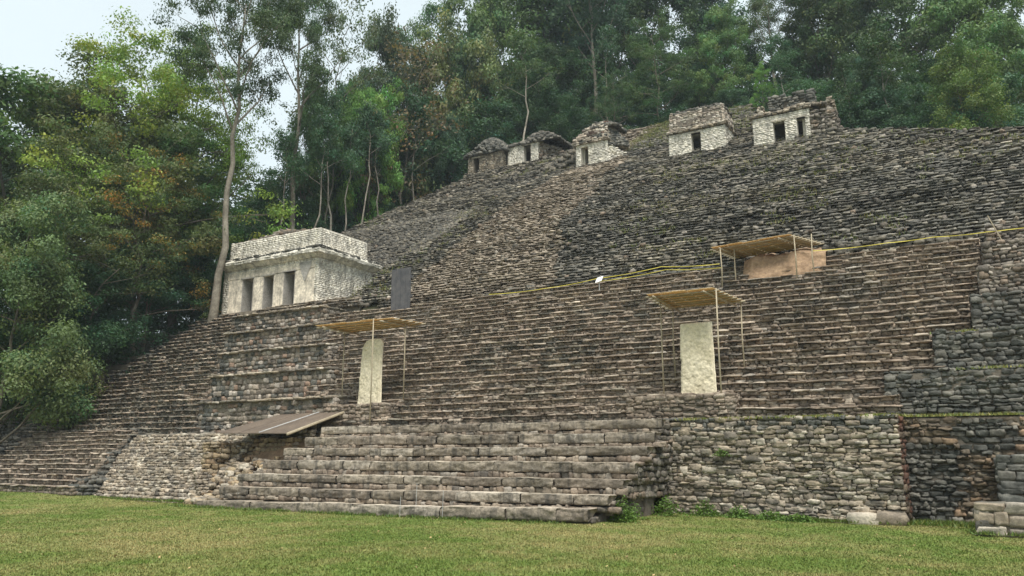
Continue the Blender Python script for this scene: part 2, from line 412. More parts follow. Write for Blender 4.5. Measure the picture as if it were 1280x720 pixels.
# grand lower steps: big worn slabs over rubble chinking
gs = thing('grand_staircase', (-15.4, 18.2, 0), 'broad flight of seven huge worn limestone steps rising from the lawn', 'staircase')
GT = [(.29, -22.9, -8.65), (.67, -22.6, -8.35), (1.06, -22.4, -8.2), (1.5, -21.9, -8.1), (1.9, -21.6, -8.0), (2.3, -21.2, -8.0), (2.68, -21.0, -8.0)]
def slab_row(x0, x1, y, zt, h, depth, tilt=0.):
    """continuous row of long slabs with worn rounded lips: high-res displaced boxes"""
    Vs, Fs, Cs, base = [], [], [], 0; x = x0
    while x < x1 - .05:
        l = rng.uniform(1.1, 3.2); e = x + l
        if x1 - e < .7: e = x1
        nxs = max(8, int((e - x) / .035)); prof = 16
        # section: up the face, over the lip, back along the top
        sec = [(.05, 0), (.015, .05), (.005, .18), (0, .32), (-.005, .46), (-.005, .6), (.0, .74), (.01, .86), (.015, .95), (.035, .99), (.06, 1.0), (.16, 1.0), (.30, 1.0), (.45, .995), (.7, .98), (1., .97)]
        s = np.linspace(0, 1, nxs + 1); ph = rng.uniform(0, 99); dyb = rng.uniform(-.018, .018); dzb = rng.uniform(-.012, .012)
        endr = np.minimum(np.minimum(s, 1 - s) * (e - x) / .09, 1) ** .5
        XX = x + .012 + s * (e - x - .024); VV = []
        for k, (a, bz) in enumerate(sec):
            n1 = fbm(XX * 2.2 + ph, np.full_like(XX, k * .35 + ph)); n2 = fbm(XX * 7 + ph, np.full_like(XX, k * .9), 1); n3 = fbm(XX * .8, np.full_like(XX, ph), 2); n4 = fbm(XX * 17 + ph, np.full_like(XX, k * 2.3), 2)
            yy = y + dyb + a * depth + .035 * n1 + .028 * n2 + .014 * n4 + (1 - endr) * .03 + .04 * n3 * (k < 11)
            zz = zt - h + bz * h + dzb + (.03 * n3 + .010 * n1 + .007 * n2 + .004 * n4) * (bz > .5) + tilt * (XX - x0) - (1 - endr) * .015 * (bz > .6)
            VV.append(np.stack([XX, yy, zz], -1))
        VV = np.array(VV); K, Nn = VV.shape[:2]
        # back-closed ends
        ctr = np.array([[x + .03, y + depth * .5, zt - h / 2], [e - .03, y + depth * .5, zt - h / 2]])
        ctr[:, 2] += tilt * (ctr[:, 0] - x0)
        I = base + np.arange(K * Nn).reshape(K, Nn)
        q = np.stack([I[:-1, :-1], I[:-1, 1:], I[1:, 1:], I[1:, :-1]], -1).reshape(-1, 4)
        Vs.append(VV.reshape(-1, 3)); Vs.append(ctr); cb = base + K * Nn
        tri = []
        for k in range(K - 1): tri.append((I[k, 0], I[k + 1, 0], cb, cb)); tri.append((I[k + 1, -1], I[k, -1], cb + 1, cb + 1))
        Fs.append(q); base += K * Nn + 2
        cc_ = np.tile(pal('grand'), (K * Nn + 2, 1)); cc_[10 * Nn:K * Nn] *= 1.6; Cs.append(cc_)   # tops tinted lighter to paint in sky light on the treads
        # end fans as degenerate-free quads: add centre edge pairs
        for k in range(0, K - 2, 2):
            Fs.append(np.array([(I[k, 0], I[k + 1, 0], I[k + 2, 0], cb)[::-1], (I[k, -1], I[k + 1, -1], I[k + 2, -1], cb + 1)]))
        x = e
    return np.concatenate(Vs), np.concatenate(Fs), np.concatenate(Cs)
prev = 0.
for k, (zt, xa, xb) in enumerate(GT):
    y = 18.22 + .6 * k; hs = (.30 if k == 0 else rng.uniform(.24, .29)); tl = (.012 if k == 0 else .004 if k == 1 else 0)
    zz = zt - tl * (xb - xa) / 2
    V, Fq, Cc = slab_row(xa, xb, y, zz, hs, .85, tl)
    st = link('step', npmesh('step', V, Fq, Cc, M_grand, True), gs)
    if k:                                   # rubble bedding visible under the slab
        arr = []
        x = xa + .05
        while x < xb - .05:
            l = rng.uniform(.08, .34); h = zt - hs - prev + .03
            if True:
                hh = h * rng.uniform(.7, 1.08)
                arr.append([x + l / 2, y + .15 + rng.uniform(-.06, .04), prev - .02 + hh / 2, l / 2, .13, hh / 2, rng.normal(0, .12)] + pal('stair' if rng.random() < .8 else 'rubble'))
            x += l * .93
        for _ in range(0):                # small fallen stones on the tread below
            q = rng.uniform(.025, .075); arr.append([rng.uniform(xa, xb), y - rng.uniform(.02, .35), prev + q * .5, q * 1.5, q, q * .7, rng.uniform(0, 3)] + pal('rubble'))
        stones('rubble_bedding', arr, M_stair, st, 3, .008).location = (0, 0, 0)
    prev = zt
mb = MB()
for k, (zt, xa, xb) in enumerate(GT): mb.box(xa + .16, xb - .2, 18.5 + .6 * k, 22.4 + .01 * k, -.3, zt - .07 - .012 * (k == 0) * 0 - (.13 if k < 2 else 0))
mb.build('core', M_core, gs)
# ragged right flank of the grand steps
arr = []
for k, (zt, xa, xb) in enumerate(GT):
    wall((xb - .02, 18.45 + .6 * k), (xb + .12, 22.4), -.1 if k == 0 else GT[k - 1][0] - .1, zt - .05, 'rubble', 0, (.1, .2), (.15, .35), .06, .2, arr=arr)
stones('side_masonry', arr, M_hill, gs, 3, .01)

# main staircase
ms = thing('main_staircase', (-12, 22.9, 2.7), 'long flight of narrow brown stone steps climbing behind the two stelae', 'staircase')
rows = []
for i in range(24):
    z = 2.7 + .27 * (i + 1); y = 22.95 + .386 * i
    xa = -22.5 - (z - 2.7) * 1.45; xb = -2.0 if z < 3.9 else (-.9 if z < 5.0 else (-.2 if z < 6.6 else -.35 + .03 * i))
    rows.append((xa, xb, y, z))
for i, (xa, xb, y, z) in enumerate(rows):
    def pf(x, yy, zz):
        n = float(fbm(x * .25, zz * .7)) + rng.normal(0, .25); return 'rubble' if n > .55 else ('hillmid' if n < -.5 else 'stair')
    stones('step', step_stones(xa, xb, y, z, .27, .386, pf), M_stair, ms, 3 if i < 9 else 2, .009)
core_steps(ms, rows, 32.6, 2.2)

# stepped tiers between the flights
tt = thing('stepped_terrace', (-27, 23.4, 2.6), 'five receding rubble tiers between the left flight and the main staircase', 'terrace')
for k in range(5):
    z0 = 2.55 + 1.42 * k; z1 = z0 + 1.42; y = 23.25 + 2.02 * k; xa = -29.6 - 2.0 * k; xb = -21.7 - 2.15 * k
    arr = wall((xa, y), (xb, y), z0, z1 - .12, 'tier', .06, (.14, .27), (.18, .42), .05, .24, mixp=lambda x, yy, z, xa=xa: 'dark' if x < xa + rng.uniform(.2, 1.3) else ('tier' if rng.random() < .8 else 'dark'))
    wall((xb, y), (xb, y + 2.4), z0, z1 - .12, 'rubble', .04, (.16, .27), (.2, .42), .05, .22, arr=arr)
    wall((xa, y + 2.6), (xa, y), z0, z1 - .12, 'rubble', .04, (.16, .27), (.2, .42), .05, .22, arr=arr)
    # coping of flatter stones
    wall((xa, y - .09), (xb, y - .09), z1 - .13, z1 - .02, 'wall', 0, (.10, .11), (.3, .7), .02, .55, arr=arr, yjit=.004)
    wall((xb - .02, y + .3), (xb - .02, y + 2.3), z1 - .14, z1, 'hillmid', 0, (.13, .14), (.3, .6), .03, .5, arr=arr)
    tr = stones('tier', arr, M_hill, tt, 3, .012)
    mb = MB(); mb.box(xa + .08, xb - .08, y + .1, y + 9 - 1.6 * k, z0 - .3, z1 - .06); mb.build('fill', M_mortar, tr).location = (0, 0, 0)

# left upper flight
lu = thing('upper_left_staircase', (-37, 22.7, 2.6), 'steep grey brown flight of narrow steps leading up to the three door temple', 'staircase')
rows = []
for i in range(28):
    z = 2.6 + .275 * (i + 1); y = 22.75 + .393 * i
    rows.append((-42.9 + (.5 * math.sin(i * 1.9) if i < 26 else 0) - (1.6 if i < 6 else 0), -28.9 - (z - 2.6) * 1.38, y, z))
def pf(x, yy, zz): return 'dark' if x < -42 + rng.normal(0, .6) and rng.random() < .7 else ('hillmid' if rng.random() < .5 else 'stair')
for i, (xa, xb, y, z) in enumerate(rows):
    stones('step', step_stones(xa, xb, y, z, .275, .393, pf, .25, .6), M_stair, lu, 2, .012)
core_steps(lu, rows, 34.6, 2.2)
# temple forecourt steps
fs = thing('forecourt_steps', (-37, 33.2, 9.9), 'low rounded course of stones right in front of the temple doors', 'steps')
for i, (xa, xb, y, z) in enumerate(((-38.6, -29.3, 33.0, 10.05), (-37.9, -29.6, 33.35, 10.3), (-37.4, -30.0, 33.7, 10.5))):
    stones('step', step_stones(xa, xb, y, z, .26, .5, lambda x, yy, zz: 'rubble' if rng.random() < .5 else 'worn', .3, .7), M_stair, fs, 2, .015)
mb = MB(); mb.box(-41.9, -29.7, 33.6, 39.5, 8.6, 10.42); mb.box(-41.6, -29.5, 33.3, 33.7, 8.9, 10.1); mb.build('core', M_mortar, fs)

# left lower flight (with flank) and battered wall
ll = thing('lower_left_staircase', (-36.5, 18.7, .2), 'low flight of twelve shallow steps at the far left of the plaza', 'staircase')
rows = []
for i in range(12):
    z = .30 + .205 * (i + 1); y = 18.75 + .325 * i
    rows.append((-40.2 - .02 * i, -30.9 - .16 * i, y, z))
for i, (xa, xb, y, z) in enumerate(rows):
    stones('step', step_stones(xa, xb, y, z, .205 if i else .34, .325, lambda x, yy, zz: 'stair' if rng.random() < .75 else 'worn', .3, .7), M_stair, ll, 2, .01)
core_steps(ll, rows, 22.9, -.2)
arr = []
for i, (xa, xb, y, z) in enumerate(rows):      # rubble cheek on the right
    wall((xb - .02, y + .03), (xb + .25, y + 1.6), z - .5, z + .02, 'dark', 0, (.12, .2), (.2, .35), .05, .3, arr=arr)
stones('side_masonry', arr, M_hill, ll, 2, .02)
fl = thing('ruined_flank', (-42, 19.5, 0), 'mossy ruined masonry mass at the far left edge under the trees', 'ruin')
arr = []
for k in range(5):
    z0 = .1 + .62 * k; wall((-54 + .3 * k, 19.0 + .9 * k + .5 * (k > 2)), (-40.3 - .25 * k, 19.1 + .9 * k), z0, lambda t, z0=z0: z0 + .62 + .1 * math.sin(t * 3), 'rubble' if k < 2 else 'dark', .15, (.12, .22), (.2, .45), .08, .25, ragged=.1, arr=arr)
for k in range(5, 12):
    z0 = .1 + .62 * k; wall((-52 + .5 * k, 19.4 + .95 * k), (-42.6, 19.6 + .95 * k), z0, z0 + .6, 'dark', .15, (.14, .24), (.2, .45), .1, .25, ragged=.12, arr=arr)
stones('masonry', arr, M_hill, fl, 2, .02)
mb = MB()
for k in range(12):
    z0 = .1 + .62 * k; mb.box((-54 + .3 * k if k < 5 else -52 + .5 * k) + .1, (-40.4 - .25 * k if k < 5 else -42.7), 19.25 + .93 * k, 31.5, z0 - .7, z0 + .56)
mb.build('fill', M_mortar, fl)

bw = thing('battered_wall', (-27, 19.8, 0), 'sloping rubble wall beside the broad steps, left of the excavation pit', 'wall')
BL = dict(course=(.07, .14), length=(.10, .30), prot=.04, depth=.16)
arr = wall((-31.9, 19.5), (-24.3, 19.4), -.05, 2.5, 'wall', 1.02, arr=None, **BL)
wall((-24.4, 19.6), (-24.2, 20.5), -.05, 1.2, 'wall', .6, arr=arr, **BL)
stones('masonry', arr, M_wall, bw, 3, .012)
mb = MB(); mb.hexa([(-31.9, 19.38, -.2), (-24.4, 19.28, -.2), (-24.3, 23, -.2), (-31.9, 23, -.2)], [(-31.9, 22.08, 2.42), (-24.4, 21.98, 2.42), (-24.3, 23.4, 2.42), (-31.9, 23.4, 2.42)])
mb.box(-34, -21.6, 22.4, 23.6, 1.5, 2.5); mb.build('fill', M_mortar, bw)
arr = wall((-33.2, 22.15), (-21.6, 22.3), 2.3, 2.56, 'hillmid', 0, (.12, .14), (.25, .5), .04, .7); stones('coping', arr, M_hill, bw, 3, .012)
pit = thing('excavation_pit', (-23, 21.5, 0), 'ochre stained cut of bare stones under the tilted board cover', 'excavation')
arr = wall((-24.5, 20.9), (-21.3, 21.5), 0.1, 2.42, 'tan', .35, (.1, .2), (.15, .4), .1, .2)
wall((-24.9, 20.0), (-24.2, 21.6), .5, 2.2, 'tan', .1, (.1, .2), (.15, .4), .1, .2, arr=arr)
for k in range(6):
    wall((-22.9 + .3 * k, 19.6 + .5 * k), (-21.8, 19.7 + .5 * k), .3 + .36 * k, .75 + .36 * k, 'wall', .3, (.1, .18), (.15, .35), .1, .2, arr=arr)
for _ in range(160):
    q = rng.uniform(.05, .14); xx = rng.uniform(-24.6, -22.2); yy = rng.uniform(19.0, 21.2)
    arr.append([xx, yy, max(.05, (yy - 19.3) * .8) + rng.uniform(0, .1), q * 1.5, q, q * .7, rng.uniform(0, 3)] + pal('wall' if rng.random() < .6 else 'tan'))
stones('masonry', arr, M_wall, pit, 3, .015)
mb = MB(); mb.hexa([(-25, 19.9, -.2), (-21.3, 19.9, -.2), (-21.2, 23, -.2), (-25, 23, -.2)], [(-25, 22.0, 2.3), (-21.3, 22.2, 2.3), (-21.2, 23, 2.3), (-25, 23, 2.3)]); mb.build('fill', M_clay, pit)

# right terrace wall with recess
tw = thing('terrace_wall', (-5, 22.3, 0), 'tall rough limestone wall with grassy top beside the broad steps', 'wall')
def wmix(x, y, z): return 'dark' if (z > 2.25 and rng.random() < .65) else 'wall'
arr = wall((-8.6, 22.3), (-2.0, 22.25), -.05, 2.66, 'wall', .0, (.07, .15), (.09, .42), .03, .16, mixp=wmix)
for _ in range(130):
    h_ = rng.uniform(.05, .10); arr.append([rng.uniform(-8.2, -2.3), 22.30 + rng.uniform(-.005, .02), rng.uniform(.1, 2.4), rng.uniform(.09, .22), .05, h_, rng.normal(0, .03)] + pal('wall'))
for x in (-2.9, -2.35): arr.append([x, 22.2, .12, .38, .2, .17, 0.] + pal('wall'))
stones('masonry', arr, M_wall, tw, 3, .012)
arr = wall((-2.0, 22.3), (-1.98, 23.3), -.05, 2.62, 'red', 0, (.1, .2), (.15, .4), .05, .2); stones('return_masonry', arr, M_wall, tw, 3, .012)
mb = MB(); mb.box(-8.6, -2.08, 22.345, 24.6, -.3, 2.6); mb.build('fill', M_mortar, tw)
rw = thing('recess_wall', (4, 23.25, 0), 'rust stained rubble wall set back in the dark recess at the right edge', 'wall')
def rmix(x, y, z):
    n = float(fbm(x * .8, z * .9)); return 'dark' if (x < -.9 + .5 * n and z < 1.9) or n < -.35 else 'rust'  # dark stones low on the left paint in the recess's shadow
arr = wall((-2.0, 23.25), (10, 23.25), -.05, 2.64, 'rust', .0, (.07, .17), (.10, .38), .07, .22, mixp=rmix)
stones('masonry', arr, M_wall, rw, 3, .014)
mb = MB(); mb.box(-2.0, 12, 23.32, 26, -.3, 2.6); mb.build('fill', M_core, rw)
sb = thing('dark_stone_buttress', (1.5, 22.6, 0), 'blackened block buttress standing at the right edge behind the low plinth', 'buttress')
arr = wall((.0, 21.9), (8, 21.9), 0, 1.62, 'dark', 0, (.14, .24), (.2, .6), .03, .3); wall((.0, 23.2), (.0, 21.9), 0, 1.62, 'dark', 0, (.14, .24), (.2, .5), .03, .3, arr=arr)
stones('masonry', arr, M_hill, sb, 4, .008); mb = MB(); mb.box(.06, 8, 21.96, 23.2, -.2, 1.58); mb.build('fill', M_core, sb)
lp = thing('low_plinth', (2, 20.4, 0), 'low grey stone plinth on the lawn at the bottom right corner', 'plinth')
arr = wall((-.52, 20.4), (8, 20.4), -.05, .62, 'wall', 0, (.17, .3), (.25, .7), .02, .3); wall((-.52, 21.8), (-.52, 20.4), -.05, .62, 'hillmid', 0, (.22, .34), (.3, .7), .02, .3, arr=arr)
wall((-.52, 20.75), (8, 20.75), .54, .66, 'hillmid', 0, (.11, .12), (.4, .9), .02, .9, arr=arr)
stones('masonry', arr, M_wall, lp, 4, .006); mb = MB(); mb.box(-.46, 8, 20.46, 21.85, -.2, .58); mb.build('fill', M_mortar, lp)

# right tiers with grassy ledges
rt = thing('right_tiers', (4, 23.3, 2.7), 'blackened masonry tiers with grassy ledges at the right end of the stairs', 'terrace')
RT = [(-2.35, 23.45, 2.6, 3.85), (-1.15, 24.5, 3.85, 5.0), (-.15, 26.0, 5.0, 6.15), (.1, 27.6, 6.15, 7.3), (.3, 29.2, 7.3, 8.4), (.5, 30.8, 8.4, 9.4)]
for k, (xa, y, z0, z1) in enumerate(RT):
    pk = 'dark' if k < 3 else 'rubble'
    arr = wall((xa, y), (14, y), z0, z1, pk, .1, (.08, .17), (.12, .38), .04, .2)
    wall((xa, y + 1.6), (xa, y), z0, z1, pk, .05, (.12, .22), (.2, .5), .05, .22, arr=arr)
    tr = stones('tier', arr, M_hill, rt, 3 if k < 2 else 2, .014)
    mb = MB(); mb.box(xa + .08, 14, y + .12, 33.2 + .01 * k, z0 - .6, z1 - .07 - .003 * k); mb.build('fill', M_core, tr).location = (0, 0, 0)

# ------------------------------------------------------------------ rubble hillside above the stairs
def worn(x, y):
    c = np.interp(y, [31, 36, 41, 46, 50], [-21.5, -23, -23.8, -23.6, -23.2]); wd = np.interp(y, [31, 36, 41, 46, 52], [4.8, 4.3, 3.8, 2.9, 2.2])
    return np.abs(x - c + 1.2 * fbm(x * .3, y * .3)) < wd
arr = []; zt = 9.3; HS = .21
while zt < 28.8:
    yr = 22.7 + (zt - 2.7) / .7; rowb = rng.uniform(.8, 1.15); big = 1. if yr < 45 else 1.2
    for layer in (0, 1):                       # 0 = thin lip course, 1 = rubble face beneath it
        x = -44.5
        while x < 13:
            l = (rng.uniform(.16, .6) if layer == 0 else rng.uniform(.09, .36)) * big; x += l; m = x - l / 2
            wv = .16 * float(fbm(m * .10, yr * .12)) + .035 * float(vnoise(m * .7, yr * 1.3, 1)); brk = float(fbm(m * .22, yr * .30, 2))
            yy = yr + .10 * float(vnoise(m * .25, yr * .3, 2)); z = zt + wv
            if yy > 33.2 and yy < 45.6 and m < -31: continue
            if yy < 33.2 and m < -27.5: continue
            hz_ = float(hill(m, yy))
            if z > hz_ + .5: continue
            if m < -43: z -= (-43 - m) * .6
            wn = bool(worn(m, yy)); 
            if rng.random() < (.04 if layer == 0 else .02) + max(0, brk - .15) * .9 * (layer == 0): continue
            scr = max(0, brk) * .03
            n = float(fbm(m * .08, yr * .35)) + rng.normal(0, .14)
            k = 'worn' if wn else ('hillmid' if n > .1 or m < -25 and rng.random() < .45 else 'hill')
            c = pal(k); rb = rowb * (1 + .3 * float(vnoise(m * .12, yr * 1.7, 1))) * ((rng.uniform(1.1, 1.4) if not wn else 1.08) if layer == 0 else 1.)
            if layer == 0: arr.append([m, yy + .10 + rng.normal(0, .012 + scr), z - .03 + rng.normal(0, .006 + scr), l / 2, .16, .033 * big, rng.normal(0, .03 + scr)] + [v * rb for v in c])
            else: arr.append([m, yy + .15 + rng.normal(0, .015 + scr), z - .13 + rng.normal(0, .012 + scr), l / 2, .15, .075, rng.normal(0, .08)] + [v * rb for v in c])
    zt += HS
yc = 39.3
while yc < 46.2:                                   # coarse courses on the steep cut behind the left temple
    x = -44.5
    while x < -30.3:
        l = rng.uniform(.1, .42); x += l; yy = yc + .1 * float(vnoise(x * .4, yc)); z = float(hill(x, yy)) - max(0, -43 - x) * .6
        arr.append([x - l / 2, yy + .08, z - .03 + rng.normal(0, .03), l / 2, .14, rng.uniform(.05, .1), rng.normal(0, .1)] + pal('hill' if rng.random() < .55 else 'hillmid'))
    yc += .105
for _ in range(1700):                                   # loose boulders and fragments
    x = rng.uniform(-43, 12); yy = rng.uniform(32.2, 58); z = float(hill(x, yy))
    if yy < 39.4 and x < -30.5: continue
    if z < plane(yy) - 1.5: continue
    q = rng.uniform(.04, .11); arr.append([x, yy, z + .02, q * 1.3, q, q * .9, rng.uniform(0, 3)] + pal('hillmid' if rng.random() < .6 else 'rubble'))
# sides of the cut behind the temple
for k in range(10):
    wall((-44, 39.6 + .3 * k), (-31.5, 39.6 + .3 * k), 10.2 + .42 * k, 10.62 + .42 * k, 'hill', .3, (.14, .24), (.2, .5), .1, .3, arr=arr)
    yk = 34 + .55 * k
    wall((-31.3, 33.4), (-31.3, 33.4), 0, 0, 'hill', arr=arr) if False else None
o = stones('hillside_rubble', arr, M_hill, None, 2, .02); tag(o, 'grey rubble stone courses covering the collapsed hillside', 'rubble', None, 'stuff')
# broken retaining course just above the stairs
rc = thing('retaining_course', (-5, 32.3, 9.2), 'broken band of larger black stones along the top of the brown steps', 'retaining wall')
arr = wall((-20.5, 32.05), (-7.9, 32.0), 9.05, 9.4, 'dark', .2, (.12, .2), (.2, .6), .08, .4, ragged=.1)
wall((-5, 32.0), (1.2, 32.0), 9.1, lambda t: 9.62 + .06 * math.sin(t), 'hillmid', .2, (.12, .2), (.2, .6), .08, .4, ragged=.08, arr=arr)
stones('masonry', arr, M_hill, rc, 3, .02)

# tufts and weeds: grass ledge strips, scrub on the hill
def tufts(name, pts, h, col, label, parent=None, nb=14, spread=.12, kind='stuff'):
    pts = np.array(pts); n = len(pts) * nb; P = np.repeat(pts, nb, 0); off = rng.normal(0, spread, (n, 2)); hh = rng.uniform(.4, 1.1, n) * h
    a = rng.uniform(0, 6.28, n); wd = rng.uniform(.010, .022, n); lean = rng.normal(0, .5, (n, 2)) * hh[:, None]
    x, y, z = P[:, 0] + off[:, 0], P[:, 1] + off[:, 1] * .6, P[:, 2]
    V = np.stack([np.stack([x - np.cos(a) * wd, y - np.sin(a) * wd, z], -1), np.stack([x + np.cos(a) * wd, y + np.sin(a) * wd, z], -1), np.stack([x + lean[:, 0], y + lean[:, 1], z + hh], -1)], 1).reshape(-1, 3)
    c = np.array(col) * rng.uniform(.6, 1.4, (n, 1)); c[:, 0] *= rng.uniform(.8, 1.4, n)
    o = link(name, npmesh(name, V, np.arange(n * 3).reshape(-1, 3), np.repeat(c, 3, 0), M_leaf), parent)
    if kind: tag(o, label, 'grass', None, kind)
    return o
pts = [(rng.uniform(-7.6, -2), rng.uniform(22.28, 22.9), 2.64) for _ in range(330)] + [(rng.uniform(-2.1, 8), rng.uniform(23.2, 23.45), 2.64) for _ in range(260)]
pts += [(rng.uniform(-2.3, 8), rng.uniform(23.5, 23.8), 3.82) for _ in range(200)] + [(rng.uniform(-1.1, 8), rng.uniform(24.8, 25.1), 4.97) for _ in range(120)]
pts = [p for p in pts if fbm(p[0] * 1.3, p[1] * .5 + p[2] * 3) > -.22]
tufts('ledge_grass', pts, .09, (.19, .215, .065), 'bright green grass fringe along the masonry ledges')
pts = []
while len(pts) < 900:
    x = rng.uniform(-42, 10); y = rng.uniform(33, 60)
    if fbm(x * .3, y * .3, 2) > .12 and not (x < -31 and y < 39.5) and not worn(x, y): pts.append((x, y, float(hill(x, y)) + .03))
for _ in range(700):
    x = rng.uniform(-22, -11); y = rng.uniform(53, 61); pts.append((x, y, float(hill(x, y)) + .03))
tufts('hillside_scrub', pts, .2, (.15, .17, .055), 'dry tufts of green grass between the hillside stones', nb=12, spread=.2)
pts = [(rng.uniform(-50, -41.5), rng.uniform(20.5, 27), 0) for _ in range(300)]
pts = [(x, y, .15 + .62 * max(0, int((y - 19.2) / .93)) + .45) for x, y, z in pts]
tufts('flank_moss', pts, .12, (.12, .14, .04), 'mossy grass on the ruined flank under the trees')

x = rng.uniform(-30, 10, 700); y = rng.uniform(8, 20, 700); a = rng.uniform(0, 6.28, 700); q = rng.uniform(.012, .035, 700)
P0 = np.stack([x, y, ground_z(x, y) + .03], -1); A_ = np.stack([np.cos(a) * q, np.sin(a) * q, rng.normal(0, .3, 700) * q], -1); B_ = np.stack([-np.sin(a) * q * .5, np.cos(a) * q * .5, rng.normal(0, .3, 700) * q], -1)
o = link('fallen_leaves', npmesh('fallen_leaves', np.stack([P0 - A_, P0 + B_, P0 + A_, P0 - B_], 1).reshape(-1, 3), np.arange(2800).reshape(-1, 4), np.repeat(np.array([.28, .2, .1]) * rng.uniform(.4, 1.5, (700, 1)), 4, 0), M_stair)); tag(o, 'dry brown leaves scattered over the lawn', 'leaves', None, 'stuff')
pts = [(rng.uniform(-24, -9), 18.08 + rng.uniform(-.05, .08), .0) for _ in range(160)] + [(rng.uniform(-7.9, 2), 22.12 + rng.uniform(-.05, .06), .03) for _ in range(260)] + [(rng.uniform(-31.5, -24), 19.25 + rng.uniform(-.08, .08), .05) for _ in range(160)] + [(rng.uniform(-1.9, 0), 22.9 + rng.uniform(-.5, .2), .03) for _ in range(120)] + [(rng.uniform(-.6, 6), 20.28, .02) for _ in range(90)]
tufts('edge_grass', pts, .11, (.10, .15, .035), 'longer grass tufts left along the foot of the walls and steps', nb=12, spread=.09)
# weeds along foot of the wall
def leafcloud(n, r, size, seed, col, flat=.7):
    g2 = np.random.default_rng(seed); p = g2.normal(0, 1, (n, 3)); p /= np.linalg.norm(p, axis=1)[:, None]; p *= (g2.random((n, 1)) ** .45); p = p * np.array([r, r, r * flat])
    return quads(p, size, g2, col)
def quads(p, size, g2, col, up=.6, out=None):
    n = len(p); nrm = g2.normal(0, 1, (n, 3))
    if out is None: nrm[:, 2] = np.abs(nrm[:, 2]) + up
    else: nrm = nrm * .42 + out * 1.0 + np.array([0, 0, .35])
    nrm /= np.linalg.norm(nrm, axis=1)[:, None]
    a = np.cross(nrm, g2.normal(0, 1, (n, 3))); a /= np.linalg.norm(a, axis=1)[:, None] + 1e-9; b2 = np.cross(nrm, a)
    s = size * g2.uniform(.6, 1.3, (n, 1)); a = a * s; b2 = b2 * s * .5
    V = np.stack([p - a, p + b2 - a * .1, p + a, p - b2 - a * .1], 1).reshape(-1, 3)
    return V, np.arange(4 * n).reshape(-1, 4), np.repeat(col, 4, 0) if np.ndim(col) == 2 else np.tile(col, (4 * n, 1))
WEEDS = [(-8.15, 19.2, .4, .55, 'dark weed hugging the stepped right side of the broad steps'), (-8.35, 20.0, .55, .45, 'leafy weed at the lower right corner of the broad steps'), (-7.75, 21.3, .6, .5, 'leafy weed in the angle between the broad steps and the terrace wall'),
         (-6.9, 21.9, .5, .4, 'round weed against the foot of the terrace wall, just right of the broad steps'), (-6.0, 21.9, .45, .3, 'pale green weed at the terrace wall foot, third from the steps'),
         (-5.2, 21.9, .6, .24, 'low spreading dark weed at the middle of the terrace wall foot'), (-4.5, 21.9, .5, .2, 'lowest weed of the row at the right end along the terrace wall foot'),
         (-6.45, 22.15, .25, .22, 'small weed rooted in a joint halfway up the terrace wall')]
for i, (x, y, r, h, lab) in enumerate(WEEDS):
    zb = float(ground_z(x, y)) if i < 7 else 1.65
    t_ = thing('weed', (x, y, zb), lab, 'weed', None)
    g2 = np.random.default_rng(500 + i); n = 700 if i < 7 else 150; p = g2.normal(0, .42, (n, 3)) * np.array([r, r * .5, 0]); 
    rr = np.clip(1 - (np.hypot(p[:, 0] / r, p[:, 1] / r * 2)) ** 2, .15, 1); p[:, 2] = g2.random(n) * h * rr * (.75 + .5 * g2.random(n))
    V, Fq, c = quads(p, .035, g2, np.array([.10, .17, .035]) * g2.uniform(.6, 1.5, (n, 1)))
    link('leaves', npmesh('leaves', V, Fq, c, M_leaf), t_, (0, 0, 0))
    mb = MB()
    for _ in range(12):
        a, b_ = g2.normal(0, .4, 2); mb.tube([(a * r * .3, b_ * r * .15, -.02), (a * r * .8, b_ * r * .4, h * .6)], [.006, .003], 5, (.6, .8, .3))
    mb.build('stems', M_bark, t_, loc=(0, 0, 0))

# ------------------------------------------------------------------ stelae, plinths, canopies
def plinth(x0, x1, y0, y1, z0, z1, label):
    p = thing('stela_plinth', ((x0 + x1) / 2, y0, z0), label, 'plinth')
    arr = wall((x0, y0), (x1, y0), z0, z1, 'stair', .03, (.09, .17), (.12, .4), .03, .25)
    wall((x1, y0), (x1, y1), z0, z1, 'stair', .03, (.09, .17), (.12, .4), .03, .25, arr=arr); wall((x0, y1), (x0, y0), z0, z1, 'stair', .03, (.09, .17), (.12, .4), .03, .25, arr=arr)
    for yy in np.arange(y0 + .25, y1, .42): wall((x0 + .05, yy - .15), (x1 - .05, yy - .15), z1 - .1, z1 + .02, 'stair', 0, (.11, .12), (.3, .6), .03, .4, arr=arr)
    stones('masonry', arr, M_stair, p, 3, .012); mb = MB(); mb.box(x0 + .06, x1 - .06, y0 + .06, y1, z0 - .3, z1 - .04); mb.build('fill', M_mortar, p)
plinth(-9.5, -6.2, 22.85, 24.5, 2.68, 3.42, 'small rubble plinth carrying the right stela')
plinth(-22.0, -18.9, 22.95, 24.6, 2.68, 3.55, 'small rubble plinth carrying the left stela')
